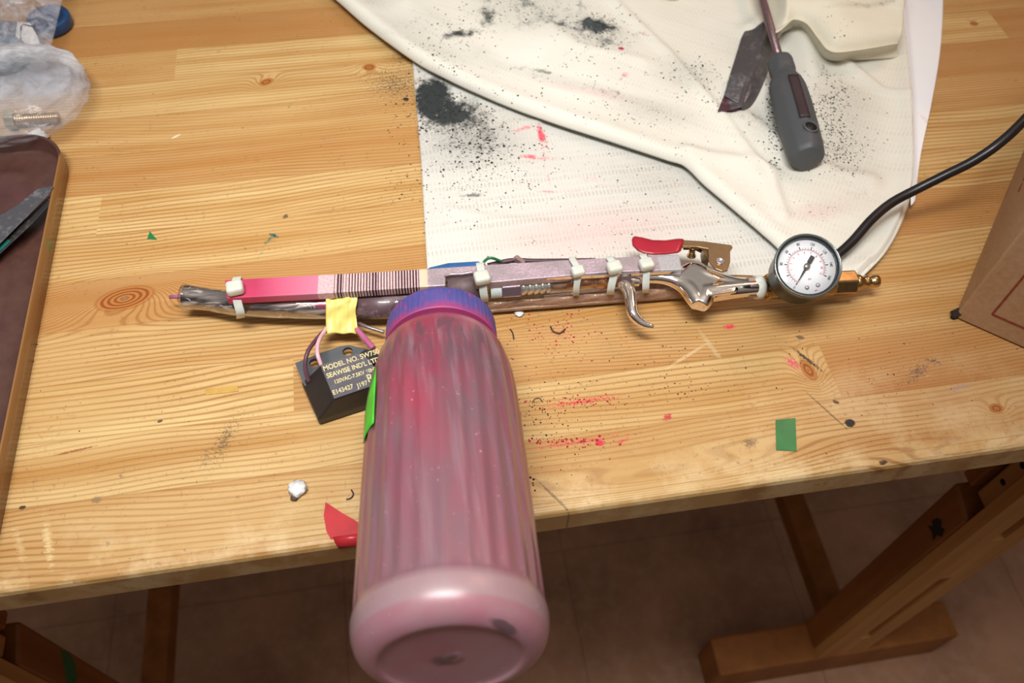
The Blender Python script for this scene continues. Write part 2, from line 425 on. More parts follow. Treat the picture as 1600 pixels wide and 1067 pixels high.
# ------------------------------------------------------------------ work table
FRONT = 0.168
def build_tabletop():
    bm = bmesh.new(); lay = bm.loops.layers.float_color.new('plank')
    rnd = random.Random(11)
    known = {0: [(-.53, 0), (.43, 0)], 1: [(-.5, 0), (.236, 0)], 2: [(-.079, 0)], 3: [(.52, 0)], 4: [(-.41, 0), (.35, 0)], 5: [(-.43, 0)], 6: [(-.205, 0), (.56, 0)],
             7: [(.33, 0)], 8: [(.41, 0)], 9: [(-.3, 0), (.5, 0)], 10: [(-.165, 0), (.37, 0)]}
    known = {-1+k: v for k, v in known.items()}
    tones = {(-1, 0): .2, (-1, 1): .42, (-1, 2): .6, (0, 0): .3, (0, 1): .28, (0, 2): .8, (1, 0): .15, (1, 1): .62, (2, 0): .45, (2, 1): .8, (3, 0): .3, (3, 1): .85, (3, 2): .9,
             (4, 0): .1, (4, 1): .3, (5, 0): .05, (5, 1): .25, (5, 2): .7, (6, 0): .75, (6, 1): .6, (7, 0): .5, (7, 1): .9, (8, 0): .3, (8, 1): .25, (9, 0): .5, (9, 1): .15, (9, 2): .6}
    def quad(vs_, seed, tone):
        f = bm.faces.new(vs_)
        for l in f.loops: l[lay] = (seed, tone, 0, 1)
    y = 0.175; k = 0
    for row in range(-1+0, 24):
        # row -1 spans 0.175-0.213, row 0 spans 0.213-0.251 and so on
        y0 = 0.213+0.038*row; y1 = y0+0.038
        y0 = max(y0, FRONT+0.004) if row > -1 else FRONT+0.004
        xs = sorted([x for x, _ in known.get(row, [])]) or sorted(rnd.uniform(-.8, 1.0) for _ in range(3))
        xs = [-.95]+xs+[1.15]
        for i, (a, b) in enumerate(zip(xs, xs[1:])):
            seed = rnd.random(); tone = tones.get((row, i), rnd.random())
            v = [bm.verts.new(c) for c in ((a, y0, 0), (b, y0, 0), (b, y1, 0), (a, y1, 0))]
            quad(v, seed, tone)
            if row == -1:   # worn rounded nosing and front face belong to the first plank
                prof = [(FRONT+.004, 0), (FRONT+.0022, -.0005), (FRONT+.0008, -.0017), (FRONT, -.0042), (FRONT, -.023), (FRONT+.0008, -.024), (0.5, -.024)]
                for (ya, za), (yb, zb) in zip(prof, prof[1:]):
                    w = [bm.verts.new(c) for c in ((a, ya, za), (a, yb, zb), (b, yb, zb), (b, ya, za))]
                    quad(w, seed, tone)
        last = y1
    for (x) in (-.95, 1.15):
        v = [bm.verts.new(c) for c in ((x, FRONT, -.024), (x, last, -.024), (x, last, 0), (x, FRONT, 0))]; quad(v, .5, .5)
    v = [bm.verts.new(c) for c in ((-.95, .5, -.024), (1.15, .5, -.024), (1.15, last, -.024), (-.95, last, -.024))]; quad(v, .5, .5)
    v = [bm.verts.new(c) for c in ((-.95, last, -.024), (1.15, last, -.024), (1.15, last, 0), (-.95, last, 0))]; quad(v, .5, .5)
    me = bpy.data.meshes.new('tabletop')
    bmesh.ops.recalc_face_normals(bm, faces=bm.faces)
    for v in bm.verts: v.co -= Vector((0, FRONT, -.024))
    bm.to_mesh(me); bm.free(); me.materials.append(wood_top())
    o = link_obj('tabletop', me); o.location = (0, FRONT, -.024)
    tag(o, 'wide glued pine tabletop, scratched and paint stained, resting on wooden trestles', 'table')
build_tabletop()

m_hole = plain('hole_dark', '140a06', .9)
def build_trestle(xl, xr, mirror, label, m_side, m_front):
    cx = (xl+xr)/2
    root = empty('trestle', (cx, .214, -.72), label, 'trestle', 'wooden trestles under the tabletop')
    bm = bmesh.new(); box(bm, (cx-.155, .190, -.72), (cx+.155, .235, -.64)); finish('foot', bm, m_side, root, False, [BEV(.003)])
    bm = bmesh.new(); box(bm, (cx-.155, .85, -.72), (cx+.155, .895, -.64)); finish('foot', bm, m_side, root, False, [BEV(.003)])
    bm = bmesh.new(); box(bm, (cx-.015, .235, -.64), (cx+.015, .85, -.61)); finish('stretcher', bm, m_side, root, False, [BEV(.002)])
    for y0, y1 in ((.193, .235), (.85, .892)):
        bm = bmesh.new()
        # lower post with a chamfered head
        f0 = y0+.010 if y0 < .5 else y0
        prism(bm, [(xl, f0, -.64), (xr, f0, -.64), (xr, y1, -.64), (xl, y1, -.64)], [(xl, f0, -.235), (xr, f0, -.235), (xr, y1, -.225), (xl, y1, -.225)])
        post = finish('post', bm, m_side, root, False, [BEV(.003)])
        bm = bmesh.new()      # front lamella with its long slot, runs up to the tabletop
        zt = -.05
        a, b, c, d = xl, xr, cx-.006+.004, cx+.006+.004
        for lo, hi in (((a, y0-.001, -.64), (c, y0+.0098, zt)), ((d, y0-.001, -.64), (b, y0+.0098, zt)),
                       ((c, y0-.001, -.64), (d, y0+.0098, -.57)), ((c, y0-.001, -.36), (d, y0+.0098, -.26)), ((c, y0-.001, -.12), (d, y0+.0098, zt))):
            box(bm, lo, hi)
        finish('slotted_face', bm, m_front, post, False)
        bm = bmesh.new(); box(bm, (xl+.012, y0+.0145, -.222), (xr-.006, y0+.030, -.045)); up = finish('height_post', bm, m_front, root, False, [BEV(.002)])
        if y0 < .5:
            for z in (-.185, -.155, -.125, -.095, -.065):
                bm = bmesh.new(); lathe(bm, ((xr-.0065 if mirror else xl+.0115), y0+.022, z), (1, 0, 0), [(0, .0028), (.0008, .0028)], 12)
                finish('peg_hole', bm, m_hole, up)
        bm = bmesh.new(); box(bm, (xl+.004, y0+.032, -.215), (xr-.004, y1+.004, -.045)); finish('height_post', bm, m_side, root, False, [BEV(.002)])
    bm = bmesh.new(); box(bm, (xl-.004, .20, -.045), (xr+.004, .90, -.0245)); finish('top_rail', bm, m_side, root, False, [BEV(.002)])
    return root, post
m_tre = pine('trestle_pine_dark', 'a06432', '7c4a1c', (40, 40, 2)); m_tref = pine('trestle_pine_pale', 'c8955a', 'a4713a', (60, 60, 2))
tr, _ = build_trestle(.426, .490, False, 'pine trestle with slotted front post under the right side of the table', m_tre, m_tref)
tl, _ = build_trestle(-.392, -.326, True, 'pine trestle in shadow under the left corner of the table, green leaf mark on post', m_tre, m_tref)
def post_marks():
    bm = bmesh.new()   # smudged ink stamp on the right post's side
    pts = [(.210, -.268), (.214, -.272), (.218, -.266), (.222, -.271), (.224, -.280), (.219, -.283), (.223, -.290), (.215, -.288), (.209, -.293), (.211, -.283), (.207, -.277)]
    prism(bm, [(.4262, y, z) for y, z in pts], [(.4256, y, z) for y, z in pts])
    finish('ink_stamp', bm, plain('stamp_ink', '1c1a1a', .8), tr, False)
    bm = bmesh.new()
    for pts in (((.208, -.315), (.220, -.308), (.231, -.296), (.233, -.312), (.228, -.325), (.216, -.334), (.206, -.328)),):
        prism(bm, [(-.3262, y, z) for y, z in pts], [(-.3256, y, z) for y, z in pts])
    finish('green_mark', bm, plain('leaf_green', '2f6a3c', .6), tl, False)
post_marks()

# ------------------------------------------------------------------ cloth
def cloth_mat(name, base, shade, dash=(0, 1), stains=(), rot=0.0, tint=None):
    s = S(name); p = s.pos()
    v = s.map(p, rot=(0, 0, rot)); X, Y, Z = s.sep(v)[:3]
    wob = s.m_('MULTIPLY', s.noise(p, 25, 2), 0.004); X = s.m_('ADD', X, wob); Y = s.m_('ADD', Y, wob)
    fx = s.m_('FRACT', s.m_('DIVIDE', s.m_('ADD', X, 7.0), 0.00265)); fy = s.m_('FRACT', s.m_('DIVIDE', s.m_('ADD', Y, 7.0), 0.0062))
    tick = s.m_('MULTIPLY', s.rng(s.m_('ABSOLUTE', s.m_('SUBTRACT', fx, .5)), .28, .12), s.rng(s.m_('ABSOLUTE', s.m_('SUBTRACT', fy, .5)), .42, .25))
    band = s.rng(s.m_('SINE', s.m_('MULTIPLY', Y, 6.283/0.0186)), -.2, .8, .35, 1.0)
    cov = s.rng(s.noise(p, 14, 2), .40, .55, dash[0], dash[1])
    dk = s.m_('MULTIPLY', s.m_('MULTIPLY', tick, band), cov)
    weave = s.noise(p, 1400, 2); cloud = s.noise(p, 12, 3)
    col = s.mix(s.rng(cloud, .3, .75), hexc(base), hexc(shade))
    col = s.mix(s.m_('MULTIPLY', dk, 0.32), col, hexc('9a8b72'))
    grit = s.noise(p, 520, 5, 0.85); grit2 = s.noise(p, 170, 3, 0.7); low3 = s.noise(p, 55, 3, .6)
    nz3 = s.m_('ADD', s.m_('ADD', s.m_('MULTIPLY', grit, .35), s.m_('MULTIPLY', grit2, .30)), s.m_('MULTIPLY', low3, .40))
    nz3 = s.m_('ADD', s.m_('MULTIPLY', s.m_('SUBTRACT', nz3, .525), 2.6), .56)
    for (px, py, rx, ry, rt, h, lo, hi, amt) in stains:
        bl = s.blob(P(px, py), rx, ry, rt)
        t = s.m_('ADD', s.m_('MULTIPLY', bl, hi*.8), nz3)
        if rx >= .03 and h not in ('e59aa0',): col = s.mix(s.m_('MULTIPLY', s.m_('MULTIPLY', s.rng(bl, 0, .9, 0, .36, True), amt), s.rng(grit, .35, .65, .35, 1.0)), col, hexc(h))
        col = s.mix(s.m_('MULTIPLY', s.rng(t, lo-.04, lo+.26), s.rng(bl, 0, .35, 0, amt)), col, hexc(h))
    s.set(col=col, rough=0.9, spec=0.15)
    s.bump(s.m_('SUBTRACT', s.m_('MULTIPLY', weave, .35), s.m_('MULTIPLY', dk, 0.8)), 0.5, 0.0005)
    return s.m

BLACK, PINK = '34393a', 'd8485e'
ST_LOW = [(678, 160, .020, .034, 0, BLACK, .60, .95, 1), (705, 185, .034, .026, -.3, BLACK, .72, .75, 1), (735, 208, .045, .035, -.3, '444648', .92, .55, .9), (760, 235, .05, .03, 0, '3c3c3c', 1.0, .52, .7),
          (690, 235, .045, .04, 0, '55585a', 1.02, .5, .8), (735, 309, .011, .003, -.1, '3d4440', .62, .5, 1),
          (846, 216, .0035, .016, .05, PINK, .66, .5, .9), (815, 206, .014, .003, .2, PINK, .74, .45, .7), (838, 250, .018, .003, -.25, PINK, .70, .45, .8), (856, 280, .003, .010, 0, PINK, .72, .45, .8), (855, 303, .010, .002, -.2, PINK, .66, .45, .8),
          (700, 353, .012, .006, .3, PINK, .84, .4, .7), (900, 290, .12, .05, 0, 'e59aa0', .98, .42, .55), (930, 365, .10, .03, 0, 'd8667a', 1.02, .44, .65), (1105, 345, .02, .012, 0, PINK, .92, .4, .6), (1030, 280, .07, .03, -.3, '5a5450', 1.02, .40, .5)]
ST_TOP = [(720, 72, .020, .007, .2, '39403f', .66, .6, 1), (762, 45, .010, .024, 0, '444a4a', .74, .5, .9), (795, 2, .045, .020, 0, '353b3b', .70, .65, 1), (830, 30, .070, .050, -.3, '5f6664', .88, .5, .85),
          (935, 57, .022, .012, -.5, '2f3536', .62, .65, 1), (925, 65, .050, .030, -.5, '50585a', .84, .5, .85), (850, 130, .012, .004, -.4, '4a4f4e', .72, .5, .9), (900, 150, .10, .012, -.5, '64696a', .92, .4, .7),
          (640, 60, .06, .04, -.5, '6a6f6e', 1.0, .42, .7), (585, 18, .03, .02, -.5, '5c6160', .9, .42, .8), (720, 105, .06, .02, -.5, '6d7270', .96, .42, .7),
          (968, 92, .003, .003, 0, 'b82c48', .5, .6, 1), (972, 131, .008, .005, .3, PINK, .78, .4, .8), (1010, 72, .012, .003, -.9, 'b86a70', .72, .4, .7), (920, 160, .06, .008, -.4, 'd98890', .95, .42, .7),
          (1075, 130, .04, .03, -.6, '4e5452', .90, .42, .8), (1180, 200, .03, .05, 0, '3a3634', .92, .44, .85), (1310, 170, .04, .05, 0, '3a3634', .95, .42, .8), (1300, 240, .05, .05, 0, '3f3b38', 1.0, .42, .8),
          (1190, 105, .04, .07, .5, '7d8480', .90, .4, .55), (1020, 190, .05, .02, -.4, '5a5450', .95, .42, .7), (1270, 345, .035, .012, 0, 'd0808a', .92, .4, .7), (1330, 325, .05, .02, 0, 'b08a88', .98, .4, .5),
          (1160, 310, .02, .02, -.7, 'd8707c', .92, .4, .6), (1330, 290, .06, .02, 0, 'a09080', 1.0, .4, .5)]
ST_UP = [(1250, 15, .012, .006, 0, '585450', .85, .42, .8), (1330, 62, .045, .006, .05, '7c6f6c', .84, .42, .8), (1370, 45, .03, .01, .5, '8a7470', .88, .4, .7), (1285, 10, .012, .01, 0, 'cf7c86', .9, .4, .6), (1318, 2, .002, .006, 0, '1f4a3a', .5, .5, .9)]
M_LOW = cloth_mat('knit_cloth_lower', 'd3d3ce', 'cac8c1', (0.45, 1), ST_LOW)
M_TOP = cloth_mat('knit_cloth_folded', 'e5e4dc', 'dad8cd', (0, .45), ST_TOP, .62)
M_UP = cloth_mat('knit_cloth_raised', 'e6e2d2', 'd9d3bf', (0, .2), ST_UP, .3)
M_WHITE = cloth_mat('white_lining_cloth', 'eef0f6', 'e4e8f0', (0, .0), [(1440, 190, .004, .04, .2, 'd89aa8', .85, .35, .6), (1441, 2, .002, .001, 0, '303a44', .4, .5, 1)])

def polyd(pts, q):
    """distance of points q (n,2) to a polyline"""
    pts = np.array(pts); best = np.full(len(q), 9.0)
    for a, b in zip(pts, pts[1:]):
        ab = b-a; t = np.clip(((q-a)@ab)/max(ab@ab, 1e-12), 0, 1)
        best = np.minimum(best, np.linalg.norm(q-(a+t[:, None]*ab), axis=1))
    return best

SURF = []
def sheet(name, mat, parent, bottom, top, left=None, right=None, nu=200, nv=110, zf=None, thick=.0011, zb=0.0, zt=0.0, pw=1.5):
    """cloth laid between four edges given in picture points on the table plane"""
    def W(pts, n, za=0.0, ze=None):
        ze = za if ze is None else ze; m = len(pts)-1
        return np.array(catmull([tuple(P(x, y, za+(ze-za)*i/m))[:2]+(0,) for i, (x, y) in enumerate(pts)], n))[:, :2]
    b = W(bottom, nu, zb); t = W(top, nu, zt)
    l = W(left, nv, zb, zt) if left else np.linspace(b[0], t[0], nv)
    r = W(right, nv, zb, zt) if right else np.linspace(b[-1], t[-1], nv)
    u = np.linspace(0, 1, nu)[None, :, None]; v = (np.linspace(0, 1, nv)**pw)[:, None, None]
    lv = np.array([np.interp(v[:, 0, 0], np.linspace(0, 1, nv), l[:, k]) for k in (0, 1)]).T
    rv = np.array([np.interp(v[:, 0, 0], np.linspace(0, 1, nv), r[:, k]) for k in (0, 1)]).T
    g = (1-v)*b[None]+v*t[None]+(1-u)*lv[:, None]+u*rv[:, None]-((1-u)*(1-v)*b[0]+u*(1-v)*b[-1]+(1-u)*v*t[0]+u*v*t[-1])
    q = g.reshape(-1, 2); z = zf(q, b, r, l, np.repeat(v[:, 0, 0], nu)) if zf.__code__.co_argcount == 5 else zf(q, b, r, l)
    bm = bmesh.new(); vs_ = [bm.verts.new((x, y, h)) for (x, y), h in zip(q, z)]
    for j in range(nv-1):
        for i in range(nu-1):
            k = j*nu+i; bm.faces.new((vs_[k], vs_[k+1], vs_[k+nu+1], vs_[k+nu]))
    SURF.append(BVHTree.FromBMesh(bm))
    return finish(name, bm, mat, parent, True, [('SOLIDIFY', dict(thickness=thick, offset=0))])

def wn2(q, sc, seed=0):
    """smooth value noise on points"""
    p = q*sc+seed*17.3; i = np.floor(p).astype(int); f = p-i; f = f*f*(3-2*f)
    h = lambda a, b: np.modf(np.abs(np.sin(a*127.1+b*311.7+seed)*43758.5453))[0]
    x, y = i[:, 0], i[:, 1]
    return (h(x, y)*(1-f[:, 0])+h(x+1, y)*f[:, 0])*(1-f[:, 1])+(h(x, y+1)*(1-f[:, 0])+h(x+1, y+1)*f[:, 0])*f[:, 1]

def crease(q, pts, w, h):
    w2 = polyd([tuple(P(x, y))[:2] for x, y in pts], q)
    return h*np.exp(-(w2/w)**2)

CLOTH = empty('cleaning_cloth', (0.2, .40, .0005), 'cream knit cloth, folded over and smeared with black and pink powder, lying on the table', 'cloth')
def build_cloth():
    low = [(668, 425), (780, 436), (950, 436), (1150, 432), (1250, 440)]
    def z_low(q, b, r, l):
        z = .0014+.0012*wn2(q, 22, 1)*np.clip(polyd(b, q)/.02, 0, 1)
        z += crease(q, [(700, 330), (760, 345), (850, 352)], .004, .0012)+crease(q, [(780, 220), (790, 200), (840, 195)], .003, .0015)+crease(q, [(690, 240), (740, 245)], .004, .0015)
        return z
    sheet('lower_layer', M_LOW, CLOTH, low, [(632, 60), (800, 80), (1000, 160), (1200, 280)], left=[(668, 425), (663, 340), (658, 250), (650, 160), (643, 88), (632, 60)], right=[(1250, 440), (1220, 340), (1200, 280)], nu=160, nv=120, zf=z_low)
    edge = [(470, -45), (522, -4), (575, 42), (646, 94), (700, 124), (780, 160), (855, 188), (960, 222), (1040, 248), (1072, 260), (1102, 288), (1150, 328), (1190, 362), (1218, 388), (1238, 420), (1275, 440), (1310, 440), (1345, 434)]
    def z_top(q, b, r, l):
        d = polyd(b, q); dr = polyd(r, q)
        wx = np.clip((q[:, 0]-.15)/.12, 0, 1)
        h = .0130*(1-wx)+.0080*wx
        roll = np.sqrt(np.clip(1-(1-np.clip(d/.0085, 0, 1))**2, 0, 1))
        lift = .0052*(1-wx)+.0040*wx
        z = .0022+lift*np.exp(-(d/.012)**2)+(h-lift)*roll*(0.55+0.45*np.exp(-(np.maximum(d-.008, 0)/.016)**2))
        z += .004*wn2(q, 9, 3)*np.clip(d/.03, 0, 1)+.0012*wn2(q, 35, 5)*np.clip(d/.02, 0, 1)
        z += crease(q, [(950, 10), (1040, 95), (1120, 190), (1200, 300), (1218, 350)], .0045, .0032)
        z += crease(q, [(1240, 30), (1300, 95), (1370, 155), (1405, 166)], .004, .0035)+crease(q, [(1160, 200), (1210, 240), (1300, 292), (1350, 300)], .009, .005)
        z += crease(q, [(1072, 256), (1110, 262), (1160, 268), (1200, 286)], .007, .004)
        z += crease(q, [(1170, 60), (1235, 20), (1250, 70), (1262, 130)], .010, .007)-crease(q, [(1222, 70), (1228, 130)], .008, .003)
        z += crease(q, [(860, 60), (900, 90), (1000, 110)], .006, .002)+crease(q, [(640, 20), (690, 60), (750, 105)], .008, .0015)
        z += .006*np.exp(-(dr/.010)**2)
        z = np.where(dr < .003, np.minimum(z, .0055+.0008*dr/.003), z)
        return np.maximum(z, .0022)
    right = [(1345, 434), (1385, 392), (1412, 340), (1424, 285), (1424, 190), (1416, 100), (1408, 30), (1405, -45)]
    sheet('folded_layer', M_TOP, CLOTH, edge, [(472, -47), (700, -48), (1000, -48), (1405, -45)], left=[(470, -45), (472, -47)], right=right, nu=300, nv=170, zf=z_top, zb=.008)
    # white inner side showing along the right edge
    def z_w(q, b, r, l): return .0016+.0012*wn2(q, 12, 8)+.003*np.exp(-(polyd(l, q)/.004)**2)
    sheet('white_lining', M_WHITE, CLOTH, [(1418, 330), (1420, 328), (1425, 320)], [(1400, -45), (1440, -45), (1472, -45)], left=[(1418, 330), (1415, 150), (1400, -45)],
          right=[(1425, 320), (1436, 245), (1452, 170), (1466, 90), (1471, 20), (1472, -45)], nu=40, nv=110, zf=z_w)
    # raised fold at the top right and the small roll left of it
    lip = [(1204, 50), (1212, 47), (1222, 42), (1240, 29), (1262, 36), (1281, 60), (1300, 79), (1340, 77), (1404, 66)]
    def z_up(q, b, r, l):
        d = polyd(b, q); roll = np.sqrt(np.clip(1-(1-np.clip(d/.009, 0, 1))**2, 0, 1)); dl = polyd(l, q)
        return (.0215+.0085*roll+.005*wn2(q, 26, 4)*np.clip(d/.02, 0, 1)+crease(q, [(1225, 10), (1262, -5), (1300, 20)], .006, .005)+crease(q, [(1320, 40), (1350, 25), (1385, 40)], .005, .003)+crease(q, [(1380, 60), (1392, 20), (1398, -20)], .006, .005)+crease(q, [(1290, 30), (1310, 50), (1360, 30)], .006, -.003))*np.clip(.05+dl/.014, 0, 1)
    sheet('raised_fold', M_UP, CLOTH, lip, [(1185, -75), (1230, -80), (1300, -80), (1406, -75)], left=[(1204, 50), (1198, 0), (1185, -75)], right=[(1404, 66), (1407, 0), (1406, -75)], nu=140, nv=70, zf=z_up, zb=.024, zt=.027)
    def z_under(q, b, r, l, v): return .004+.0165*v
    W2 = [(1206, 56), (1216, 52), (1226, 48), (1240, 44), (1258, 52), (1278, 78), (1297, 93), (1340, 93), (1404, 90)]
    b2 = [tuple(P(x, y, .009)) for x, y in W2]; t2 = [tuple(P(x, y, .0265)) for x, y in [(1212, 50), (1218, 47), (1226, 40), (1240, 29), (1262, 36), (1281, 60), (1300, 79), (1340, 77), (1404, 66)]]
    b2 = catmull(b2, 90); t2 = catmull(t2, 90); bm = bmesh.new(); rows = []
    for k in range(13):
        f = k/12; rows.append([bm.verts.new(Vector(a_)*(1-f)+Vector(c_)*f+Vector((0, .004*math.sin(math.pi*f), 0))) for a_, c_ in zip(b2, t2)])
    for a_, c_ in zip(rows, rows[1:]):
        for i in range(89): bm.faces.new((a_[i], a_[i+1], c_[i+1], c_[i]))
    finish('fold_underside', bm, M_UP, CLOTH, True, [('SOLIDIFY', dict(thickness=.001))])
    def z_r(q, b, r, l):
        d = polyd(b, q); return .006+.016*np.sqrt(np.clip(1-(1-np.clip(d/.012, 0, 1))**2, 0, 1))*np.clip(polyd(l, q)/.02, 0, 1)**.5
    sheet('rolled_fold', M_UP, CLOTH, [(985, -22), (1010, 0), (1040, 12), (1062, 8), (1072, -14)], [(985, -60), (1020, -70), (1050, -70), (1080, -60)], left=[(985, -22), (985, -60)], right=[(1072, -14), (1080, -60)], nu=60, nv=40, zf=z_r)
build_cloth()

def surf_z(x, y):
    z = 0.0
    for t in SURF:
        h = t.ray_cast(Vector((x, y, .2)), Vector((0, 0, -1)))
        if h[0] is not None: z = max(z, h[0].z+.0006)
    return z

def specks(name, spots, mat, label, cat, seed):
    rnd = random.Random(seed); bm = bmesh.new()
    for (px, py, sx, sy, n, r0, r1) in spots:
        for _ in range(n):
            x = rnd.gauss(px, sx); y = rnd.gauss(py, sy)
            p = P(x, y)
            if p.y < FRONT+.004: continue
            z = surf_z(p.x, p.y)
            r = r0+(r1-r0)*rnd.random()**2.5
            c = Vector((p.x, p.y, z+r*.25)); k = 5; a0 = rnd.random()*6
            ring = [bm.verts.new(c+Vector((math.cos(a0+6.283*i/k)*r*rnd.uniform(.6, 1.2), math.sin(a0+6.283*i/k)*r*rnd.uniform(.6, 1.2), -r*.2))) for i in range(k)]
            t = bm.verts.new(c+Vector((0, 0, r*.4))); b_ = bm.verts.new(c-Vector((0, 0, r*.3)))
            for i in range(k):
                bm.faces.new((ring[i], ring[(i+1) % k], t)); bm.faces.new((ring[(i+1) % k], ring[i], b_))
    o = finish(name, bm, mat, smooth=False); tag(o, label, cat, kind='stuff')
specks('black_powder', [(690, 165, 28, 34, 500, .0003, .0011), (745, 215, 35, 28, 420, .0003, .0012), (780, 260, 55, 40, 260, .0003, .0009), (700, 290, 40, 40, 120, .0002, .0008), (635, 155, 22, 35, 160, .0002, .0009), (635, 290, 22, 22, 60, .0002, .0009),
                        (935, 60, 24, 16, 260, .0003, .001), (900, 120, 60, 30, 160, .0002, .0008), (800, 10, 40, 20, 260, .0003, .001), (720, 70, 30, 16, 140, .0003, .001), (1205, 190, 8, 45, 380, .0003, .0012), (1290, 190, 20, 45, 700, .0002, .0009),
                        (1300, 250, 28, 22, 420, .0002, .0008), (1085, 130, 24, 22, 120, .0003, .0011), (1160, 150, 50, 50, 60, .0003, .001), (1000, 190, 60, 20, 90, .0003, .0008), (1010, 290, 60, 30, 120, .0002, .0007), (1050, 350, 90, 30, 60, .0002, .0007)],
       plain('black_powder', '26282a', .9), 'fine black powder specks scattered over the cream cloth and the wood beside it', 'powder', 5)
specks('dark_crumbs', [(880, 560, 60, 60, 140, .0002, .0006), (880, 660, 50, 40, 70, .0002, .0006), (1070, 600, 12, 10, 16, .0004, .0007), (1075, 600, 60, 14, 40, .0003, .0006), (840, 640, 16, 24, 26, .0004, .0007), (1060, 545, 60, 25, 20, .0004, .0008), (848, 640, 14, 26, 26, .0004, .0007), (832, 750, 6, 22, 8, .0006, .001), (1200, 560, 120, 50, 40, .0002, .0006), (1440, 590, 60, 40, 40, .0003, .0007), (250, 560, 150, 150, 40, .0002, .0006), (420, 180, 160, 90, 30, .0002, .0005), (70, 590, 40, 60, 12, .0003, .0007)],
       plain('dark_crumb', '3a2620', .9), 'tiny dark crumbs scattered on the bare pine beside the bottle', 'crumbs', 9)
specks('red_powder', [(870, 520, 35, 24, 150, .0002, .0009), (905, 628, 40, 5, 110, .0002, .0008), (895, 690, 40, 4, 80, .0003, .0011), (900, 400, 70, 18, 110, .0002, .0006), (850, 220, 6, 20, 50, .0003, .0008), (900, 650, 60, 60, 80, .0002, .0006), (1150, 330, 60, 30, 40, .0002, .0007), (1270, 345, 25, 8, 40, .0002, .0006), (1000, 250, 120, 40, 50, .0002, .0005)],
       plain('red_powder', 'b5243e', .9), 'red pigment specks scattered on the table and cloth near the bottle', 'powder', 6)

# ------------------------------------------------------------------ the powder gun
GUN = empty('powder_gun', (0.02, .31, .0), 'homemade powder gun of rail, cable ties, chrome air nozzle, gauge and pink bottle', 'powder gun')

def rail_mat():
    s = S('powdered_rail'); p = s.pos()
    A = P(352, 451, .03); B = P(1062, 411, .03); d = (B-A).normalized(); L = (B-A).length
    t = s.m_('MULTIPLY', s.m_('SUBTRACT', s.dot(p, tuple(d)), A.dot(d)), 1/L)      # 0 at the left end, 1 at the right
    f = lambda px: (P(px, 451-(px-352)*.0563, .03)-A).dot(d)/L
    n = s.noise(p, 700, 4, .8); m = s.noise(p, 60, 3)
    alu = s.mix(s.rng(n, .42, .66), hexc('a98f9c'), hexc('c9bcc4')); alu = s.mix(s.rng(m, .4, .65, 0, .6), alu, hexc('8c8484'))
    bare = s.mix(s.rng(n, .4, .7), hexc('b4b3b6'), hexc('9c9aa0'))
    pink = s.mix(s.rng(s.m_('ADD', m, s.m_('MULTIPLY', n, .3)), .45, .85), hexc('c63a64'), hexc('b0365a'))
    pink = s.mix(s.rng(t, f(400), f(500), 0, .55), pink, hexc('d79ab4'))
    pale = s.mix(s.rng(n, .4, .65), hexc('e3bdc0'), hexc('c98f9c'))
    x = s.n('ShaderNodeTexWhiteNoise'); x.noise_dimensions = '1D'; s.put(x.inputs['W'], s.m_('FLOOR', s.m_('MULTIPLY', t, L/.0034)))
    stripe = s.m_('LESS_THAN', s.m_('FRACT', s.m_('MULTIPLY', t, L/.0017)), s.m_('ADD', .22, s.m_('MULTIPLY', x.outputs['Value'], .55)))
    bars = s.mix(stripe, s.mix(s.rng(n, .4, .7), hexc('dcc0bd'), hexc('b98a90')), hexc('3a2030'))
    step = lambda px: s.rng(t, f(px)-.001, f(px)+.001)
    col = s.mix(step(497), pink, pale); col = s.mix(step(521), col, bars); col = s.mix(step(656), col, hexc('d9c0a8')); col = s.mix(step(668), col, alu); col = s.mix(step(1030), col, bare)
    s.set(col=col, rough=s.rng(t, f(660), f(668), .6, .42), metal=s.rng(t, f(660), f(672), 0, .15), spec=.4)
    return s.m
M_METAL = dusty('dusty_aluminium', 'b8b6ba', 'a88a98', .5, .35, .8)
M_CHROME = plain('chrome', 'f6eeea', .09, 1.0, .04, 300)
M_BRASS = plain('brass', 'd2b483', .24, 1.0, .15, 300)
M_TIE = plain('nylon_tie', 'd9d5cb', .35, 0, .05, 200, sss=.25)
M_CLEAR = S('clear_plastic'); M_CLEAR.set(col=(.93, .86, .84, 1), rough=.06, trans=1.0, ior=1.2, spec=.6); M_CLEAR = M_CLEAR.m

def clear_film(name, col, alpha, rough=.12):
    s = S(name); n = s.noise(s.pos(), 90, 4, .6, 1.5)
    s.set(col=hexc(col), rough=rough, spec=.8, alpha=s.rng(n, .35, .7, alpha*.6, min(1, alpha*1.5))); s.bump(n, .5, .001)
    return s.m

def build_rail():
    z0, z1 = .024, .030
    m = rail_mat()
    top = [(350, 437), (354, 466), (695, 447), (695, 428), (742, 424), (742, 441), (1065, 424), (1060, 397)]
    # the window in front of the bottle is cut out of the lower half
    px = [(351, 437), (354, 466), (500, 458.5), (660, 448), (696, 446), (696, 431), (743, 427), (743, 443), (950, 425), (1066, 421), (1061, 397), (900, 405), (766, 413), (600, 424)]
    bm = bmesh.new(); slab(bm, px, z0, z1)
    rail = finish('rail', bm, m, GUN, False, [BEV(.0006)])
    bm = bmesh.new()   # torn window edge
    pts = [(694, 431), (705, 428.5), (722, 428), (735, 425.5), (745, 426)]
    tube(bm, [P(x, y, .0305) for x, y in pts], [.0006, .001, .0008, .0012, .0006], 8)
    finish('torn_edge', bm, M_METAL, rail)
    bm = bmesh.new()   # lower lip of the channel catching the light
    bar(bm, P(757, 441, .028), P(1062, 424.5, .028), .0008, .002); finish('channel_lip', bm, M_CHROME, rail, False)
    return rail
RAIL = build_rail()

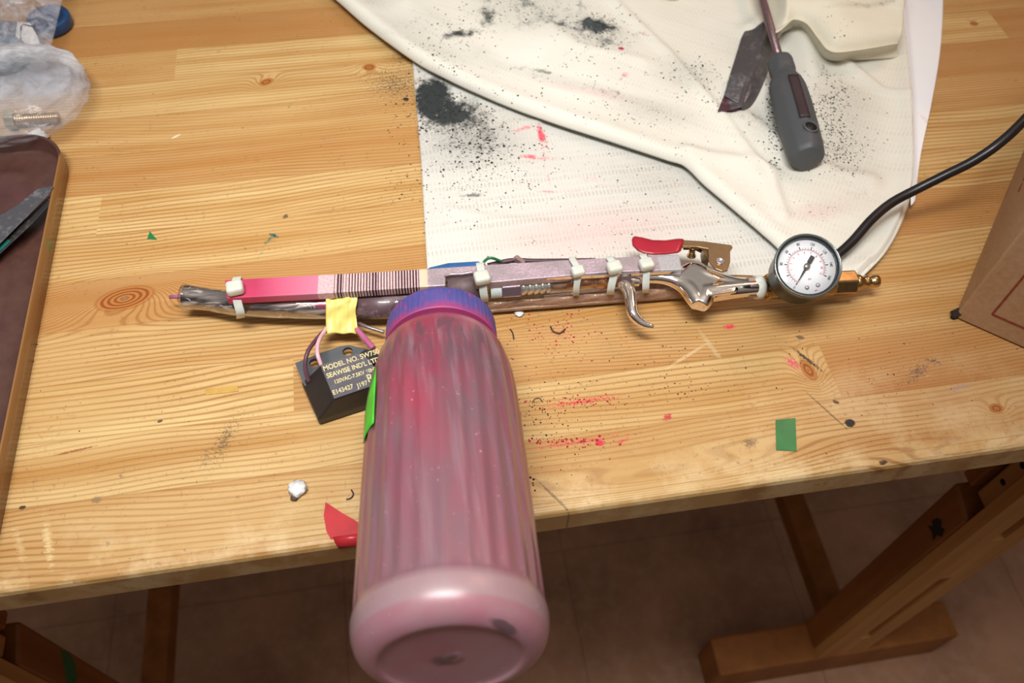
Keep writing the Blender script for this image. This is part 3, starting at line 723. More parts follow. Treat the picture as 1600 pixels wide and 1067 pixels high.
def streak_mat():
    s = S('dark_wires_in_tube'); p = s.pos()
    v = s.map(p, rot=(0, 0, .07), scale=(18, 260, 260)); n = s.noise(v, 1.0, 3, .55, .8); k = s.noise(p, 70, 2, .5, 2)
    c = s.mix(s.rng(n, .38, .56), hexc('2c2829'), hexc('8a8484')); c = s.mix(s.rng(n, .58, .66), c, hexc('e2dedc'))
    c = s.mix(s.rng(k, .60, .64, 0, .9), c, hexc('e9e6e4')); c = s.mix(s.rng(s.noise(p, 45, 2), .56, .66, 0, .75), c, hexc('b84a6e'))
    s.set(col=c, rough=.25, metal=.35, coat=1.0, coatr=.03); s.bump(n, .35, .002)
    return s.m

def build_tube():
    zc = .0135
    bm = bmesh.new()
    tube(bm, [P(290, 464, zc), P(325, 467.5, zc), P(380, 474.5, zc), P(500, 478, zc), P(610, 476, zc)], [.0073, .0066, .0071, .0075, .0077], 28, 50)
    inner = finish('wire_bundle', bm, streak_mat(), GUN)
    # clear shell: flared mouth on the left
    bm = bmesh.new()
    pts = [P(287, 463.5, zc), P(292, 464, zc), P(325, 467.5, zc), P(380, 475, zc), P(500, 478.5, zc), P(628, 476, zc)]
    tube(bm, pts, [.0082, .0078, .0070, .0075, .0078, .0080], 36, 60, cap=False)
    s = S('clear_tube_shell'); tr = s.n('ShaderNodeBsdfTransparent'); gl = s.n('ShaderNodeBsdfGlossy'); mx = s.n('ShaderNodeMixShader'); lw = s.n('ShaderNodeLayerWeight')
    gl.inputs['Roughness'].default_value = .06; tr.inputs[0].default_value = (.93, .89, .88, 1); lw.inputs[0].default_value = .30
    nn = s.noise(s.map(s.pos(), scale=(30, 120, 120)), 1, 2, .5, 1); bp = s.n('ShaderNodeBump'); bp.inputs['Strength'].default_value = .3; bp.inputs['Distance'].default_value = .002
    s.put(bp.inputs['Height'], nn); s.t.links.new(bp.outputs[0], gl.inputs['Normal'])
    s.put(mx.inputs[0], s.m_('ADD', lw.outputs['Facing'], .08, clamp=True)); s.t.links.new(tr.outputs[0], mx.inputs[1]); s.t.links.new(gl.outputs[0], mx.inputs[2]); s.t.links.new(mx.outputs[0], s.out.inputs[0])
    global M_SHELL; M_SHELL = s.m
    finish('clear_barrel', bm, s.m, GUN, True, [('SOLIDIFY', dict(thickness=.0006))])
    bm = bmesh.new(); tube(bm, [P(265, 464, .013), P(280, 463.5, .013), P(305, 464, .013)], .0012, 12)
    finish('electrode_wire', bm, plain('pink_wire', 'a9658f', .3), GUN)
    # grey dusty sleeve under the striped tape and the dark cup behind the cap
    bm = bmesh.new(); tube(bm, [P(560, 478, zc), P(600, 477, zc), P(650, 470, zc)], [.0083, .0084, .0084], 28)
    finish('dusty_sleeve', bm, dusty('sleeve_dust', '5f4a50', '8d7a80', .5, .4, coat=.4), GUN)
    bm = bmesh.new(); tube(bm, [P(700, 452, .017), P(752, 449, .017)], .0088, 28)
    finish('dust_cup', bm, dusty('cup_dust', '5c4a4c', '75605f', .5, .55), GUN)
build_tube()

def build_under():
    zc = .019
    def part(name, a, b, r, mat, seg=24, ya=0, rr=None, par=GUN, sm=True):
        bm = bmesh.new(); y = lambda x: 452.5-(x-775)*.085
        tube(bm, [P(a, y(a)+ya, zc), P(b, y(b)+ya, zc)], rr or r, seg); return finish(name, bm, mat, par, sm)
    part('threaded_coupling', 766, 784, .0046, plain('white_thread', 'd9dedd', .4))
    bm = bmesh.new(); y = lambda x: 452.5-(x-775)*.085
    prof = []
    A = P(766, y(766), zc); B = P(784, y(784), zc); L = (B-A).length
    for i in range(24): prof.append((L*i/23, .0049+(.0005 if i % 4 < 2 else 0)))
    lathe(bm, A, B-A, prof, 24); finish('coupling_thread', bm, plain('white_thread_rings', 'cfd6d6', .35), GUN, False)
    bm = bmesh.new(); tube(bm, [P(783, y(783), zc), P(813, y(813), zc)], .0066, 6); finish('hex_nut', bm, plain('purple_chrome', 'c2a8b8', .15, .85), GUN, False, [BEV(.0007)])
    bm = bmesh.new(); A = P(813, y(813), zc); B = P(862, y(862), zc); L = (B-A).length; prof = [(0, .0047)]
    for i in range(5):
        prof += [(L*(i+.05)/5, .0040), (L*(i+.1)/5, .0051), (L*(i+.92)/5, .0045), (L*(i+.97)/5, .0040)]
    lathe(bm, A, B-A, prof, 28); finish('hose_barb', bm, plain('barb_steel', 'dcd8d0', .2, .8), GUN)
    part('clear_hose', 858, 955, .0052, M_SHELL)
    part('brass_core', 862, 884, .0030, plain('core_tan', 'a88a72', .4))
    bm = bmesh.new(); A = P(884, y(884), zc); B = P(960, y(960), zc); L = (B-A).length
    prof = [(0, .0040), (L*.25, .0040), (L*.26, .0047), (L*.55, .0047), (L*.56, .0041), (L*.62, .0041), (L*.63, .0052), (L*.85, .0052), (L*.86, .0042), (L, .0042)]
    lathe(bm, A, B-A, prof, 28); finish('brass_fitting', bm, plain('aged_brass', 'c79468', .25, .8), GUN)
    # clear wrap below the fittings: crumpled film strip on the table side
    bm = bmesh.new()
    rows = []
    for i in range(50):
        t = i/49; x = 745+t*(1070-745)
        yt = 474-t*26; yb = 487-t*20+2.2*math.sin(t*19)*(1-t)
        rows.append([bm.verts.new(P(x, yt+(yb-yt)*k/6, .0125-.0095*(k/6)**1.5+.0006*math.sin(k*2+t*40))) for k in range(7)])
    for a, b in zip(rows, rows[1:]):
        for k in range(6): bm.faces.new((a[k], a[k+1], b[k+1], b[k]))
    finish('clear_wrap', bm, clear_film('brown_clear_wrap', 'b8937c', .5), GUN, True, [('SOLIDIFY', dict(thickness=.0004))])
    bm = bmesh.new(); tube(bm, [P(850, 463.5, .013), P(985, 448, .013)], .0006, 8); finish('wrap_edge', bm, M_CHROME, GUN)
    bm = bmesh.new(); slab(bm, [(750, 474), (760, 486), (1072, 462), (1075, 440), (960, 446)], .004, .006); finish('backing_strip', bm, dusty('tan_strip', 'a3826a', 'bda392', .4, .4), GUN, False)
    # behind the rail: blue wrap, green wire loop, dark cord and a tan stub
    bm = bmesh.new(); slab(bm, [(668, 417), (700, 409.5), (750, 406.5), (753, 420), (690, 426), (668, 424)], .010, .022); finish('blue_wrap', bm, plain('blue_tape', '2f5f9a', .4), GUN, False, [BEV(.0015)])
    bm = bmesh.new(); tube(bm, [P(752, 418, .020), P(758, 407, .024), P(768, 403, .026), P(785, 409, .020)], .0009, 10, 20); finish('green_wire', bm, plain('green_wire', '2f7d52', .35), GUN)
    bm = bmesh.new(); tube(bm, [P(762, 415, .018), P(800, 407, .020), P(840, 408, .020), P(930, 407, .018)], .0016, 12, 30); finish('dark_wire', bm, plain('dark_wire', '4d3340', .5), GUN)
    bm = bmesh.new(); bar(bm, P(804, 402, .024), P(818, 412, .020), .003, .004); finish('tan_stub', bm, plain('tan_stub', '9c7f80', .6), GUN, False, [BEV(.0006)])
build_under()

def build_tie(xt, yt, xh, yh, xb, yb, sc=1.0):
    """strap over the rail from the far edge to the head, then down the tube side"""
    bm = bmesh.new(); w = .0040*sc
    p = [P(xt+4, yt+4, .020), P(xt+1, yt, .029), P(xt, yt+1.5, .0318), P(xh, yh-4, .0322), P(xh+1, yh+4, .0312), P((xh+xb)/2, (yh+yb)/2, .0262), P(xb, yb-6, .020), P(xb, yb, .011)]
    c = catmull(p, 26); prev = None
    for i, q in enumerate(c):
        q = Vector(q); t = Vector(c[min(i+1, 25)])-Vector(c[max(i-1, 0)]); t.normalize()
        sd = t.cross(Vector((0, .2, 1)) if abs(t.z) < .9 else Vector((0, 1, .2))); sd = Vector((sd.x, sd.y*.2, 0)).normalized()
        if sd.x < 0: sd = -sd
        n = sd.cross(t).normalized()
        r = [bm.verts.new(q+sd*a*w/2+n*b*.0006) for a, b in ((-1, -1), (1, -1), (1, 1), (-1, 1))]
        if prev:
            for k in range(4): bm.faces.new((prev[k], prev[(k+1) % 4], r[(k+1) % 4], r[k]))
        else: bm.faces.new(r[::-1])
        prev = r
    bm.faces.new(prev)
    tie = finish('cable_tie', bm, M_TIE, GUN, True, [BEV(.0004)])
    bm = bmesh.new(); h = P(xh, yh, .0335); r = .0034*sc
    bmesh.ops.create_cube(bm, size=1, matrix=Matrix.Translation(h) @ Matrix.Rotation(.12, 4, 'Z') @ Matrix.Diagonal((r*2.3, r*2.0, r*1.5, 1)))
    finish('tie_head', bm, M_TIE, tie, True, [('BEVEL', dict(width=.0016*sc, segments=4))])
for a in ((370, 434, 367, 450, 376, 496, 1.25), (750, 412, 753, 434, 757, 472, 1.2), (894, 403, 903, 424, 900, 462, 1.0), (953, 402, 960, 418, 954, 460, 1.15), (1005, 398, 1010, 413, 1009, 457, 1.1)): build_tie(*a)

def build_tape():
    bm = bmesh.new(); rows = []
    prof = [(457, .0245), (463, .0240), (470, .0236), (478, .0222), (487, .0196), (498, .0165), (510, .0140), (521, .0120)]
    for j in range(29):
        t = j/28*7; k = min(int(t), 6); f = t-k
        y = prof[k][0]*(1-f)+prof[k+1][0]*f; z = prof[k][1]*(1-f)+prof[k+1][1]*f
        row = []
        for i in range(17):
            x = 509+48*i/16+(1.5*math.sin(j*.3))*(i/16)
            row.append(bm.verts.new(P(x, y+(.6*math.sin(i*.9) if j == 28 else 0), z+.0007*math.sin(i*.55+j*.35)*math.sin(j*.21)+.0004*math.sin(i*1.3))))
        rows.append(row)
    for a, b in zip(rows, rows[1:]):
        for k in range(16): bm.faces.new((a[k], a[k+1], b[k+1], b[k]))
    finish('yellow_tape', bm, plain('yellow_tape', 'e9dc7c', .4, 0, .06, 60), GUN, True, [('SOLIDIFY', dict(thickness=.0003))])
build_tape()

# ------------------------------------------------------------------ high voltage block hanging off its wires
def build_block():
    zt = .019
    m_top = dusty('block_grey', '55525a', '6d6a70', .35, .5); m_side = plain('block_black', '2a2729', .38, 0, .15, 60)
    T = [P(500, 571, zt), P(522, 624, zt), P(598, 598, zt), P(571, 548, zt)]
    Bz = [P(472, 600, 0.001), P(498, 661, 0.001), P(616, 622, .001), P(592, 566, .001)]
    mid = [Vector((a.x, a.y, .006)) for a in (P(471, 598, .006), P(497, 657, .006), P(616, 618, .006), P(592, 560, .006))]
    bm = bmesh.new()
    lo = [bm.verts.new(Vector((p.x, p.y, 0.0008))) for p in mid]; mi = [bm.verts.new(p) for p in mid]; tp = [bm.verts.new(p) for p in T]
    for a, b in ((lo, mi), (mi, tp)):
        for i in range(4): bm.faces.new((a[i], a[(i+1) % 4], b[(i+1) % 4], b[i]))
    bm.faces.new(lo[::-1]); bm.faces.new(tp)
    blk = finish('transformer', bm, m_side, GUN, False, [BEV(.0009)])
    blk['label'] = 'small black high voltage block with printed grey face'
    bm = bmesh.new(); c = sum((Vector(t) for t in T), Vector())/4
    prism(bm, [c+(t-c)*.99 for t in T], [c+(t-c)*.985+Vector((0, 0, .0004)) for t in T]); finish('printed_face', bm, m_top, blk, False)
    # mounting flange with two holes
    pl = [P(x, y, .008) for x, y in ((461, 567), (500, 552), (531, 541), (545, 539), (585, 548), (592, 560), (520, 610), (475, 602))]
    holes = [[(q.x+.0030*math.cos(a), q.y+.0030*math.sin(a)) for a in [2*math.pi*i/20 for i in range(20)]] for q in (P(491, 567, .008), P(543, 549, .008))]
    plate('flange', [[(q.x, q.y) for q in pl]]+holes, .0055, .008, plain('flange_grey', '555a60', .45), blk)
    bm = bmesh.new(); slab(bm, [(560, 552), (571, 545), (598, 556), (596, 570), (571, 560)], .008, .0195); finish('terminal_lug', bm, m_side, blk, False, [BEV(.0006)])
    # lettering
    xd = (T[3]-T[0]).normalized(); yd = (T[0]-T[1]).normalized(); ln = (T[0]-T[1]).length; wd = (T[3]-T[0]).length
    m_ink = plain('cream_print', 'd9cf9c', .6)
    for k, (txt, sz, fy, fx, sx) in enumerate((('MODEL NO. SW750', .0047, .14, .03, .80), ("SEAWISE IND'L LTD.", .0045, .36, .04, .78), ('120VAC-7.5KV 60HZ', .0036, .58, .13, .78), ('E143427', .0042, .84, .02, .8), ('J197', .0042, .87, .54, .8), ('R', .0075, .78, .78, .8))):
        bm = bmesh.new(); o = T[0]-yd*ln*fy+xd*wd*fx+Vector((0, 0, .0005))
        text_bm(bm, txt, sz, frame(o, xd, (0, 0, 1)), sx=sx, bold=.0001); finish('lettering', bm, m_ink, blk, False)
    # wires
    def w(name, pts, r, mat):
        bm = bmesh.new(); tube(bm, [P(x, y, z) for x, y, z in pts], r, 12, 30); finish(name, bm, mat, blk)
    w('lead_wire', [(483, 597, .010), (477, 575, .016), (480, 552, .020), (492, 533, .018), (508, 515, .010)], .0012, plain('plum_wire', '5e3a48', .45))
    w('lead_wire', [(502, 571, .0185), (496, 552, .022), (498, 533, .020), (510, 512, .012)], .0012, plain('pale_pink_wire', 'e3b4c2', .3))
    w('lead_wire', [(583, 544, .018), (570, 529, .017), (556, 512, .012)], .0018, plain('pink_wire_thick', 'bd6690', .3))
    w('lead_wire', [(560, 505, .010), (575, 511, .010), (600, 519, .009)], .0011, plain('grey_wire', '8f8286', .2, .4))
build_block()

# ------------------------------------------------------------------ bottle
def build_bottle():
    A0 = Vector((.0105, .283, .036)); ax = (Vector((-.004, .097, .072))-A0).normalized()
    s = S('frosted_pink_bottle'); p = s.pos()
    t = s.m_('SUBTRACT', s.dot(p, tuple(ax)), A0.dot(ax))
    v = s.map(p, scale=(70, 12, 30)); n = s.noise(v, 1, 4, .6, .6); m = s.noise(p, 35, 3, .6); f = s.noise(p, 500, 2)
    c = s.mix(s.rng(n, .36, .66), hexc('994058'), hexc('7d5c68'))
    c = s.mix(s.m_('MULTIPLY', s.rng(m, .45, .62), s.rng(t, .03, .12, .8, .35)), c, hexc('6d5560'))
    ang = s.noise(s.map(p, scale=(240, 9, 60)), 1, 3, .6); c = s.mix(s.rng(ang, .5, .72, 0, .5), c, hexc('a88c98'))
    c = s.mix(s.rng(t, .055, .030, 0, .8), c, hexc('b82c54'))
    dr = s.noise(s.map(p, scale=(150, 30, 30)), 1, 3, .6, .5); c = s.mix(s.m_('MULTIPLY', s.rng(dr, .5, .56), s.m_('MULTIPLY', s.rng(t, .036, .044), s.rng(t, .085, .055, 0, .75))), c, hexc('6a4c5a'))
    c = s.mix(s.m_('MULTIPLY', s.blob(A0+ax*.09+Vector((-.012, 0, .03)), .014, .04, .25), .5), c, hexc('c42c50'))
    c = s.mix(s.rng(t, .08, .190, 0, .6), c, hexc('a07a86'))
    c = s.mix(s.rng(t, .184, .188, 0, .6), c, hexc('bfa4aa'))
    c = s.mix(s.m_('MULTIPLY', s.rng(t, .1955, .1965), s.rng(m, .3, .7, .2, .8)), c, hexc('b56c80'))
    c = s.mix(s.rng(f, .70, .76, 0, .5), c, hexc('e0b9c0'))
    smu = s.m_('MAXIMUM', s.blob(A0+ax*.200+Vector((.021, 0, .030)), .010, .003, -.3), s.m_('MULTIPLY', s.blob(A0+ax*.2025+Vector((-.001, 0, .034)), .014, .0022, .0), .8))
    c = s.mix(s.m_('MULTIPLY', s.rng(s.m_('ADD', smu, m), .9, 1.1), .7), c, hexc('4a4248'))
    s.set(col=c, rough=.38, sss=.12, coat=.6, coatr=.30, spec=.5, trans=.15); s.b.inputs['Subsurface Radius'].default_value = (1, .45, .5); s.b.inputs['Subsurface Scale'].default_value = .01
    s.bump(s.m_('ADD', s.m_('MULTIPLY', f, .3), m), .12, .001)
    def sm(a, b, x): x = min(1, max(0, (x-a)/(b-a))); return x*x*(3-2*x)
    prof = [(.026, .0262), (.031, .0268), (.033, .0300), (.036, .0320), (.041, .0340), (.048, .0356), (.056, .0370), (.066, .0379), (.08, .0385)]
    prof += [(.08+.0053*i, .0385+.0015*i/20) for i in range(1, 20)]
    prof += [(.1835, .0398), (.186, .0402), (.188, .0405), (.191, .0404), (.1945, .0399), (.1975, .0389), (.2000, .0374), (.2020, .0354), (.2034, .0328), (.2040, .0305), (.2038, .0290), (.2030, .0280), (.2027, .0270), (.2026, .020), (.2025, .010), (.2024, .0042), (.2029, .0032), (.2029, .00002)]
    flat = lambda s_, r_, a: r_-(.0009*(abs(math.sin(a*14))**1.5))*sm(.034, .06, s_)*(1-sm(.180, .186, s_)) if s_ < .19 else r_
    fine = []
    for (a, ra), (b, rb) in zip(prof, prof[1:]):
        k = 3 if b < .19 else 2
        fine += [(a+(b-a)*i/k, ra+(rb-ra)*i/k) for i in range(k)]
    fine.append(prof[-1])
    bm = bmesh.new(); lathe(bm, A0, ax, fine, 220, flat)
    body = finish('bottle', bm, s.m, GUN); body['label'] = 'large frosted plastic bottle, fluted, dusted pink inside, base towards the viewer'
    # cap
    sc = S('blue_cap'); q = sc.noise(sc.map(sc.pos(), scale=(500, 160, 160)), 1, 3); q2 = sc.noise(sc.pos(), 60, 3)
    cc = sc.mix(sc.rng(q2, .35, .6), hexc('45478c'), hexc('554c92')); cc = sc.mix(sc.rng(q, .55, .7, 0, .6), cc, hexc('a83a6c'))
    tt = sc.m_('SUBTRACT', sc.dot(sc.pos(), tuple(ax)), A0.dot(ax)); cc = sc.mix(sc.rng(sc.m_('ADD', sc.m_('MULTIPLY', q2, .012), tt), .030, .036, 0, .7), cc, hexc('b03462'))
    sc.set(col=cc, rough=.6)
    bm = bmesh.new(); rib = lambda s_, r_, a: r_-(.00015 if math.sin(a*60) > 0 else 0) if (.0135 < s_ < .0285 and r_ > .02) else r_
    lathe(bm, A0, ax, [(.0122, .00002), (.0122, .0150), (.0120, .0270), (.0124, .0288), (.0134, .0298), (.015, .0302), (.018, .0303), (.022, .0304), (.027, .0305), (.0288, .0305), (.0296, .0300), (.0296, .0275)], 240, rib)
    finish('bottle_cap', bm, sc.m, GUN, False)
    # powder ring at the neck
    # green tape patch on the left flank
    u = ax.cross(Vector((0, 0, 1))).normalized(); w = u.cross(ax)
    def on(s_, a, r): return A0+ax*s_+(u*math.cos(a)+w*math.sin(a))*r
    sgn = 1 if u.x < 0 else -1; a0 = 0 if u.x < 0 else math.pi
    bm = bmesh.new(); rows = []
    for i in range(9):
        t_ = i/8; s0, s1 = .068+.0*t_, .098-.010*t_
        a = a0+sgn*(.20+.42*(1-t_))
        s0 = .062+.020*t_; s1 = .098
        rows.append([bm.verts.new(on(s0+(s1-s0)*k/5, a, .0392)) for k in range(6)])
    for a, b in zip(rows, rows[1:]):
        for k in range(5): bm.faces.new((a[k], a[k+1], b[k+1], b[k]))
    finish('green_tape', bm, plain('bright_green_tape', '4fd23c', .4), body, True, [('SOLIDIFY', dict(thickness=.0003))])
build_bottle()

# ------------------------------------------------------------------ chrome air gun with lever
def build_airgun():
    z = .021
    bm = bmesh.new()
    T = lambda pts, n=24, seg=18: tube(bm, [P(x, y, zz) for x, y, zz, r in pts], [r for *_, r in pts], seg, n)
    T([(1184, 449, z, .0052), (1150, 452, z, .0056), (1118, 456, z, .0060), (1098, 460, z, .0060)])
    T([(1092, 476, z, .0050), (1086, 466, z, .0056), (1076, 452, z, .0056), (1060, 441, z, .0048), (1035, 434, z, .0040), (1000, 434, z, .0038), (968, 439, z, .0036)], 40)
    T([(1094, 479, z, .0046), (1099, 468, z, .0058), (1102, 455, z, .0058)])
    T([(1084, 419, z, .0042), (1100, 432, z, .0058), (1125, 441, z, .0056), (1150, 447, z, .0054), (1180, 449, z, .0050)], 30)
    T([(1066, 424, z+.001, .0030), (1082, 419, z+.001, .0036), (1100, 430, z, .0040)])
    web = [(1062, 426), (1080, 411), (1100, 416), (1125, 431), (1150, 440), (1150, 456), (1112, 462), (1090, 462), (1074, 442)]
    prism(bm, [P(x, y, z-.0048) for x, y in web], [P(x, y, z+.0052) for x, y in web])
    body = finish('air_gun_body', bm, M_CHROME, GUN, True, [('REMESH', dict(mode='VOXEL', voxel_size=.0006, use_smooth_shade=True)), ('SMOOTH', dict(factor=.6, iterations=9))])
    bm = bmesh.new()
    T([(967, 441, z, .0034), (978, 446, z, .0044), (984, 458, z, .0040), (986, 474, z, .0037), (989, 490, z-.001, .0034), (999, 502, z-.003, .0029), (1010, 508, z-.004, .0024), (1022, 511, z-.004, .0012)], 44)
    tube(bm, [P(966, 440, z), P(982, 438, z), P(1000, 440, z)], [.0030, .0038, .0030], 16, 12)
    finish('finger_hook', bm, M_CHROME, GUN, True, [('REMESH', dict(mode='VOXEL', voxel_size=.0005, use_smooth_shade=True)), ('SMOOTH', dict(factor=.6, iterations=7))])
    # lever: red grip, plated bracket
    bm = bmesh.new()
    top = [(986, 370), (992, 368.5), (1004, 370.5), (1020, 374.5), (1040, 375), (1058, 372.5), (1071, 372.5)]
    bot = [(988, 384), (996, 392), (1008, 397), (1022, 398.5), (1040, 398), (1054, 396), (1063, 395.5)]
    loop = top+bot[::-1]
    prism(bm, [P(x, y, .024) for x, y in loop], [P(x, y, .032) for x, y in loop])
    lever = finish('lever_grip', bm, plain('red_vinyl', 'a81f33', .22, 0, .1, 60, coat=.5), GUN, True, [('BEVEL', dict(width=.0030, segments=5, limit_method='ANGLE', angle_limit=.8))])
    lever['label'] = 'red vinyl lever grip'
    m_pl = plain('plated_steel', 'd8b288', .18, .95, .06, 200)
    w = lambda pts, zz: [tuple(P(x, y, zz))[:2] for x, y in pts]
    plate('lever_bracket', [w([(1068, 375), (1100, 377), (1143, 383), (1145, 387), (1141, 392), (1141, 410), (1137, 422), (1128, 424), (1118, 420), (1108, 408), (1106, 389), (1090, 386), (1066, 385)], .031)], .0295, .0312, m_pl, lever, .0004)
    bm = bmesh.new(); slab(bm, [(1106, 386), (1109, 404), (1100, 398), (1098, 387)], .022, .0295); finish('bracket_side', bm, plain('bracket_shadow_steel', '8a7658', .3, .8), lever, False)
    bm = bmesh.new(); tube(bm, [P(1068, 384, .024), P(1085, 384, .024), P(1104, 392, .022)], .0026, 12); finish('valve_guard', bm, plain('dark_steel', '6b5638', .3, .8), lever)
    bm = bmesh.new(); lathe(bm, P(1080, 401, .0205), (P(1083, 384, .0275)-P(1080, 401, .0205)), [(0, .0028), (.001, .0030), (.002, .0022), (.006, .0018), (.0062, .0034), (.0075, .0034)], 20); finish('valve_stem', bm, M_BRASS, GUN)
    bm = bmesh.new(); c = P(1125, 408.5, .0312); lathe(bm, c, (0, 0, 1), [(0, .0024), (.0008, .0024), (.001, .0020), (.0008, .0015), (.0004, .0013), (.0005, .00002)], 24); finish('rivet', bm, M_METAL, lever)
    # connectors towards the gauge
    a1, a2 = P(1164, 450, .020), P(1377, 439, .014)
    d = (a2-a1).normalized(); at = lambda x: P(x, 450-(x-1164)*.0517, .020-(x-1164)/213*.006)
    bm = bmesh.new(); tube(bm, [at(1165), at(1183)], .0072, 6); finish('hex_collar', bm, plain('collar_steel', 'b3a9a8', .25, .8), GUN, False, [BEV(.0006)])
    bm = bmesh.new(); tube(bm, [at(1176), at(1182), at(1188), at(1192)], [.0066, .0074, .0073, .0060], 24, 14); finish('thread_seal_tape', bm, plain('white_seal', 'd9dcd4', .6, 0, .1, 400), GUN)
    bm = bmesh.new(); tube(bm, [at(1190), at(1198)], .0058, 20); tube(bm, [at(1197), at(1300)], .0082, 8); finish('brass_tee', bm, M_BRASS, GUN, False, [BEV(.0006)])
    bm = bmesh.new(); tube(bm, [at(1297), at(1333)], .0082, 6); finish('brass_hex', bm, M_BRASS, GUN, False, [BEV(.0008)])
    bm = bmesh.new(); A = at(1333); prof = [(0, .0052), (.004, .0050), (.0055, .0036), (.0075, .0036), (.0085, .0042), (.0098, .0036), (.0102, .0030), (.0115, .0030), (.0120, .0036), (.0130, .0040), (.0160, .0040), (.0165, .0036), (.0165, .0018), (.014, .0018)]
    lathe(bm, A, d, prof, 28); finish('plug_nipple', bm, M_BRASS, GUN)

def build_gauge():
    c = P(1262, 415, .052); v = (CAM_LOC-c).normalized(); w = (MC @ Vector((.77, -.60, 0))); wd = Vector((0, 0, 1))
    w = (MC @ Vector((.70, .71, 0)))
    n = (v*.93+w*.36).normalized()
    xr = (MC @ Vector((1, 0, 0))); u = (xr-n*xr.dot(n)).normalized(); up = n.cross(u)
    R = .0189
    m_case = plain('gauge_case_black', '33383a', .28, .3, .1, 80)
    bm = bmesh.new(); lathe(bm, c-n*.024, n, [(0, .00002), (0, .0150), (.0008, .0168), (.003, .0172), (.018, .0175), (.020, .0185), (.0215, .0189), (.0240, .0189), (.0248, .0186), (.0250, .0178), (.0245, .0168), (.0225, .0166), (.0205, .0165), (.0203, .00002)], 72)
    case = finish('gauge_case', bm, m_case, GUN); case['label'] = 'black cased round pressure gauge'
    bm = bmesh.new(); lathe(bm, c-n*.0005, n, [(0, .0189), (.0010, .0190), (.0016, .0186), (.0016, .0181), (.0010, .0178)], 72, cap=False); finish('bezel', bm, plain('bezel_steel', '8c9698', .2, .9), case)
    dc = c-n*.0028
    bm = bmesh.new(); lathe(bm, dc-n*.001, n, [(0, .0166), (.0008, .0166), (.0009, .00002)], 64); finish('dial', bm, plain('dial_white', 'eef0f4', .5, 0, .01), case)
    pt = lambda a, r, h=.0001: dc+(u*math.cos(a)+up*math.sin(a))*r+n*h
    mk, mr = plain('dial_black', '1d1d20', .6), plain('dial_red', 'c23a46', .6)
    A0 = math.radians(238); st = math.radians(-33.2)
    def tick(bm, a, r0, r1, wd):
        t = (-u*math.sin(a)+up*math.cos(a))*wd/2
        q = [pt(a, r0)-t, pt(a, r1)-t, pt(a, r1)+t, pt(a, r0)+t]; bm.faces.new([bm.verts.new(x) for x in q])
    bm = bmesh.new()
    for i in range(9): tick(bm, A0+st*i, .0108, .0124, .0005)
    for i in range(33): tick(bm, A0+st*i/4, .0108, .0115, .0002)
    finish('psi_scale', bm, mk, case, False)
    bm = bmesh.new(); rr = []
    for i in range(81):
        a = A0+st*8*i/80; rr.append((bm.verts.new(pt(a, .0104)), bm.verts.new(pt(a, .0106))))
    for x, y in zip(rr, rr[1:]): bm.faces.new((x[0], x[1], y[1], y[0]))
    for i in range(56): tick(bm, A0+st*8*i/55, .0095, .0104, .00016)
    finish('bar_scale', bm, mr, case, False)
    fr = lambda a, r, rot: frame(pt(a, r, .00012), u*math.cos(rot)+up*math.sin(rot), n)
    for i, tx in enumerate(('0', '20', '40', '60', '80', '100', '120', '140', '160')):
        bm = bmesh.new(); a = A0+st*i; text_bm(bm, tx, .0023, fr(a, .0140, (a-math.pi/2)), 'CENTER', .8); finish('numeral', bm, mk, case, False)
    for i in range(0, 12):
        bm = bmesh.new(); a = A0+st*8*i/11.03; text_bm(bm, str(i), .0018, fr(a, .0086, (a-math.pi/2)), 'CENTER', .8); finish('numeral', bm, mr, case, False)
    bm = bmesh.new(); text_bm(bm, 'bar', .0016, fr(math.radians(-78), .0072, .25), 'CENTER', .9); finish('unit_mark', bm, mr, case, False)
    bm = bmesh.new(); text_bm(bm, 'psi', .0016, fr(math.radians(-72), .0145, .25), 'CENTER', .9); finish('unit_mark', bm, mr, case, False)
    for a, r in ((-92, .0122), (-62, .0122)):
        bm = bmesh.new(); lathe(bm, pt(math.radians(a), r, 0), n, [(0, .0013), (.0004, .0012), (.0008, .0006), (.0009, .00002)], 16); finish('dial_screw', bm, M_METAL, case)
    bm = bmesh.new(); a = math.radians(238); d = u*math.cos(a)+up*math.sin(a); t = n.cross(d); h = n*.0014
    q = [dc+h+d*.0125, dc+h+d*.001+t*.0008, dc+h-d*.0022+t*.0008, dc+h-d*.0026+t*.0013, dc+h-d*.0070+t*.0013, dc+h-d*.0070-t*.0013, dc+h-d*.0026-t*.0013, dc+h-d*.0022-t*.0008, dc+h+d*.001-t*.0008]
    prism(bm, q, [x+n*.0003 for x in q]); finish('needle', bm, mk, case, False)
    bm = bmesh.new(); lathe(bm, dc+n*.0006, n, [(0, .0018), (.0014, .0018), (.0018, .0012), (.0018, .00002)], 20); finish('needle_hub', bm, plain('hub', '8f867a', .3, .6), case)
    g = S('gauge_glass'); tr = g.n('ShaderNodeBsdfTransparent'); gl = g.n('ShaderNodeBsdfGlossy'); mx = g.n('ShaderNodeMixShader'); fz = g.n('ShaderNodeFresnel')
    gl.inputs['Roughness'].default_value = .04; g.t.links.new(fz.outputs[0], mx.inputs[0]); g.t.links.new(tr.outputs[0], mx.inputs[1]); g.t.links.new(gl.outputs[0], mx.inputs[2]); g.t.links.new(mx.outputs[0], g.out.inputs[0])
    bm = bmesh.new(); lathe(bm, c-n*.0010, n, [(0, .0168), (.0003, .0150), (.0006, .0100), (.0008, .00002)], 48, cap=False); finish('lens', bm, g.m, case)
build_airgun(); build_gauge()

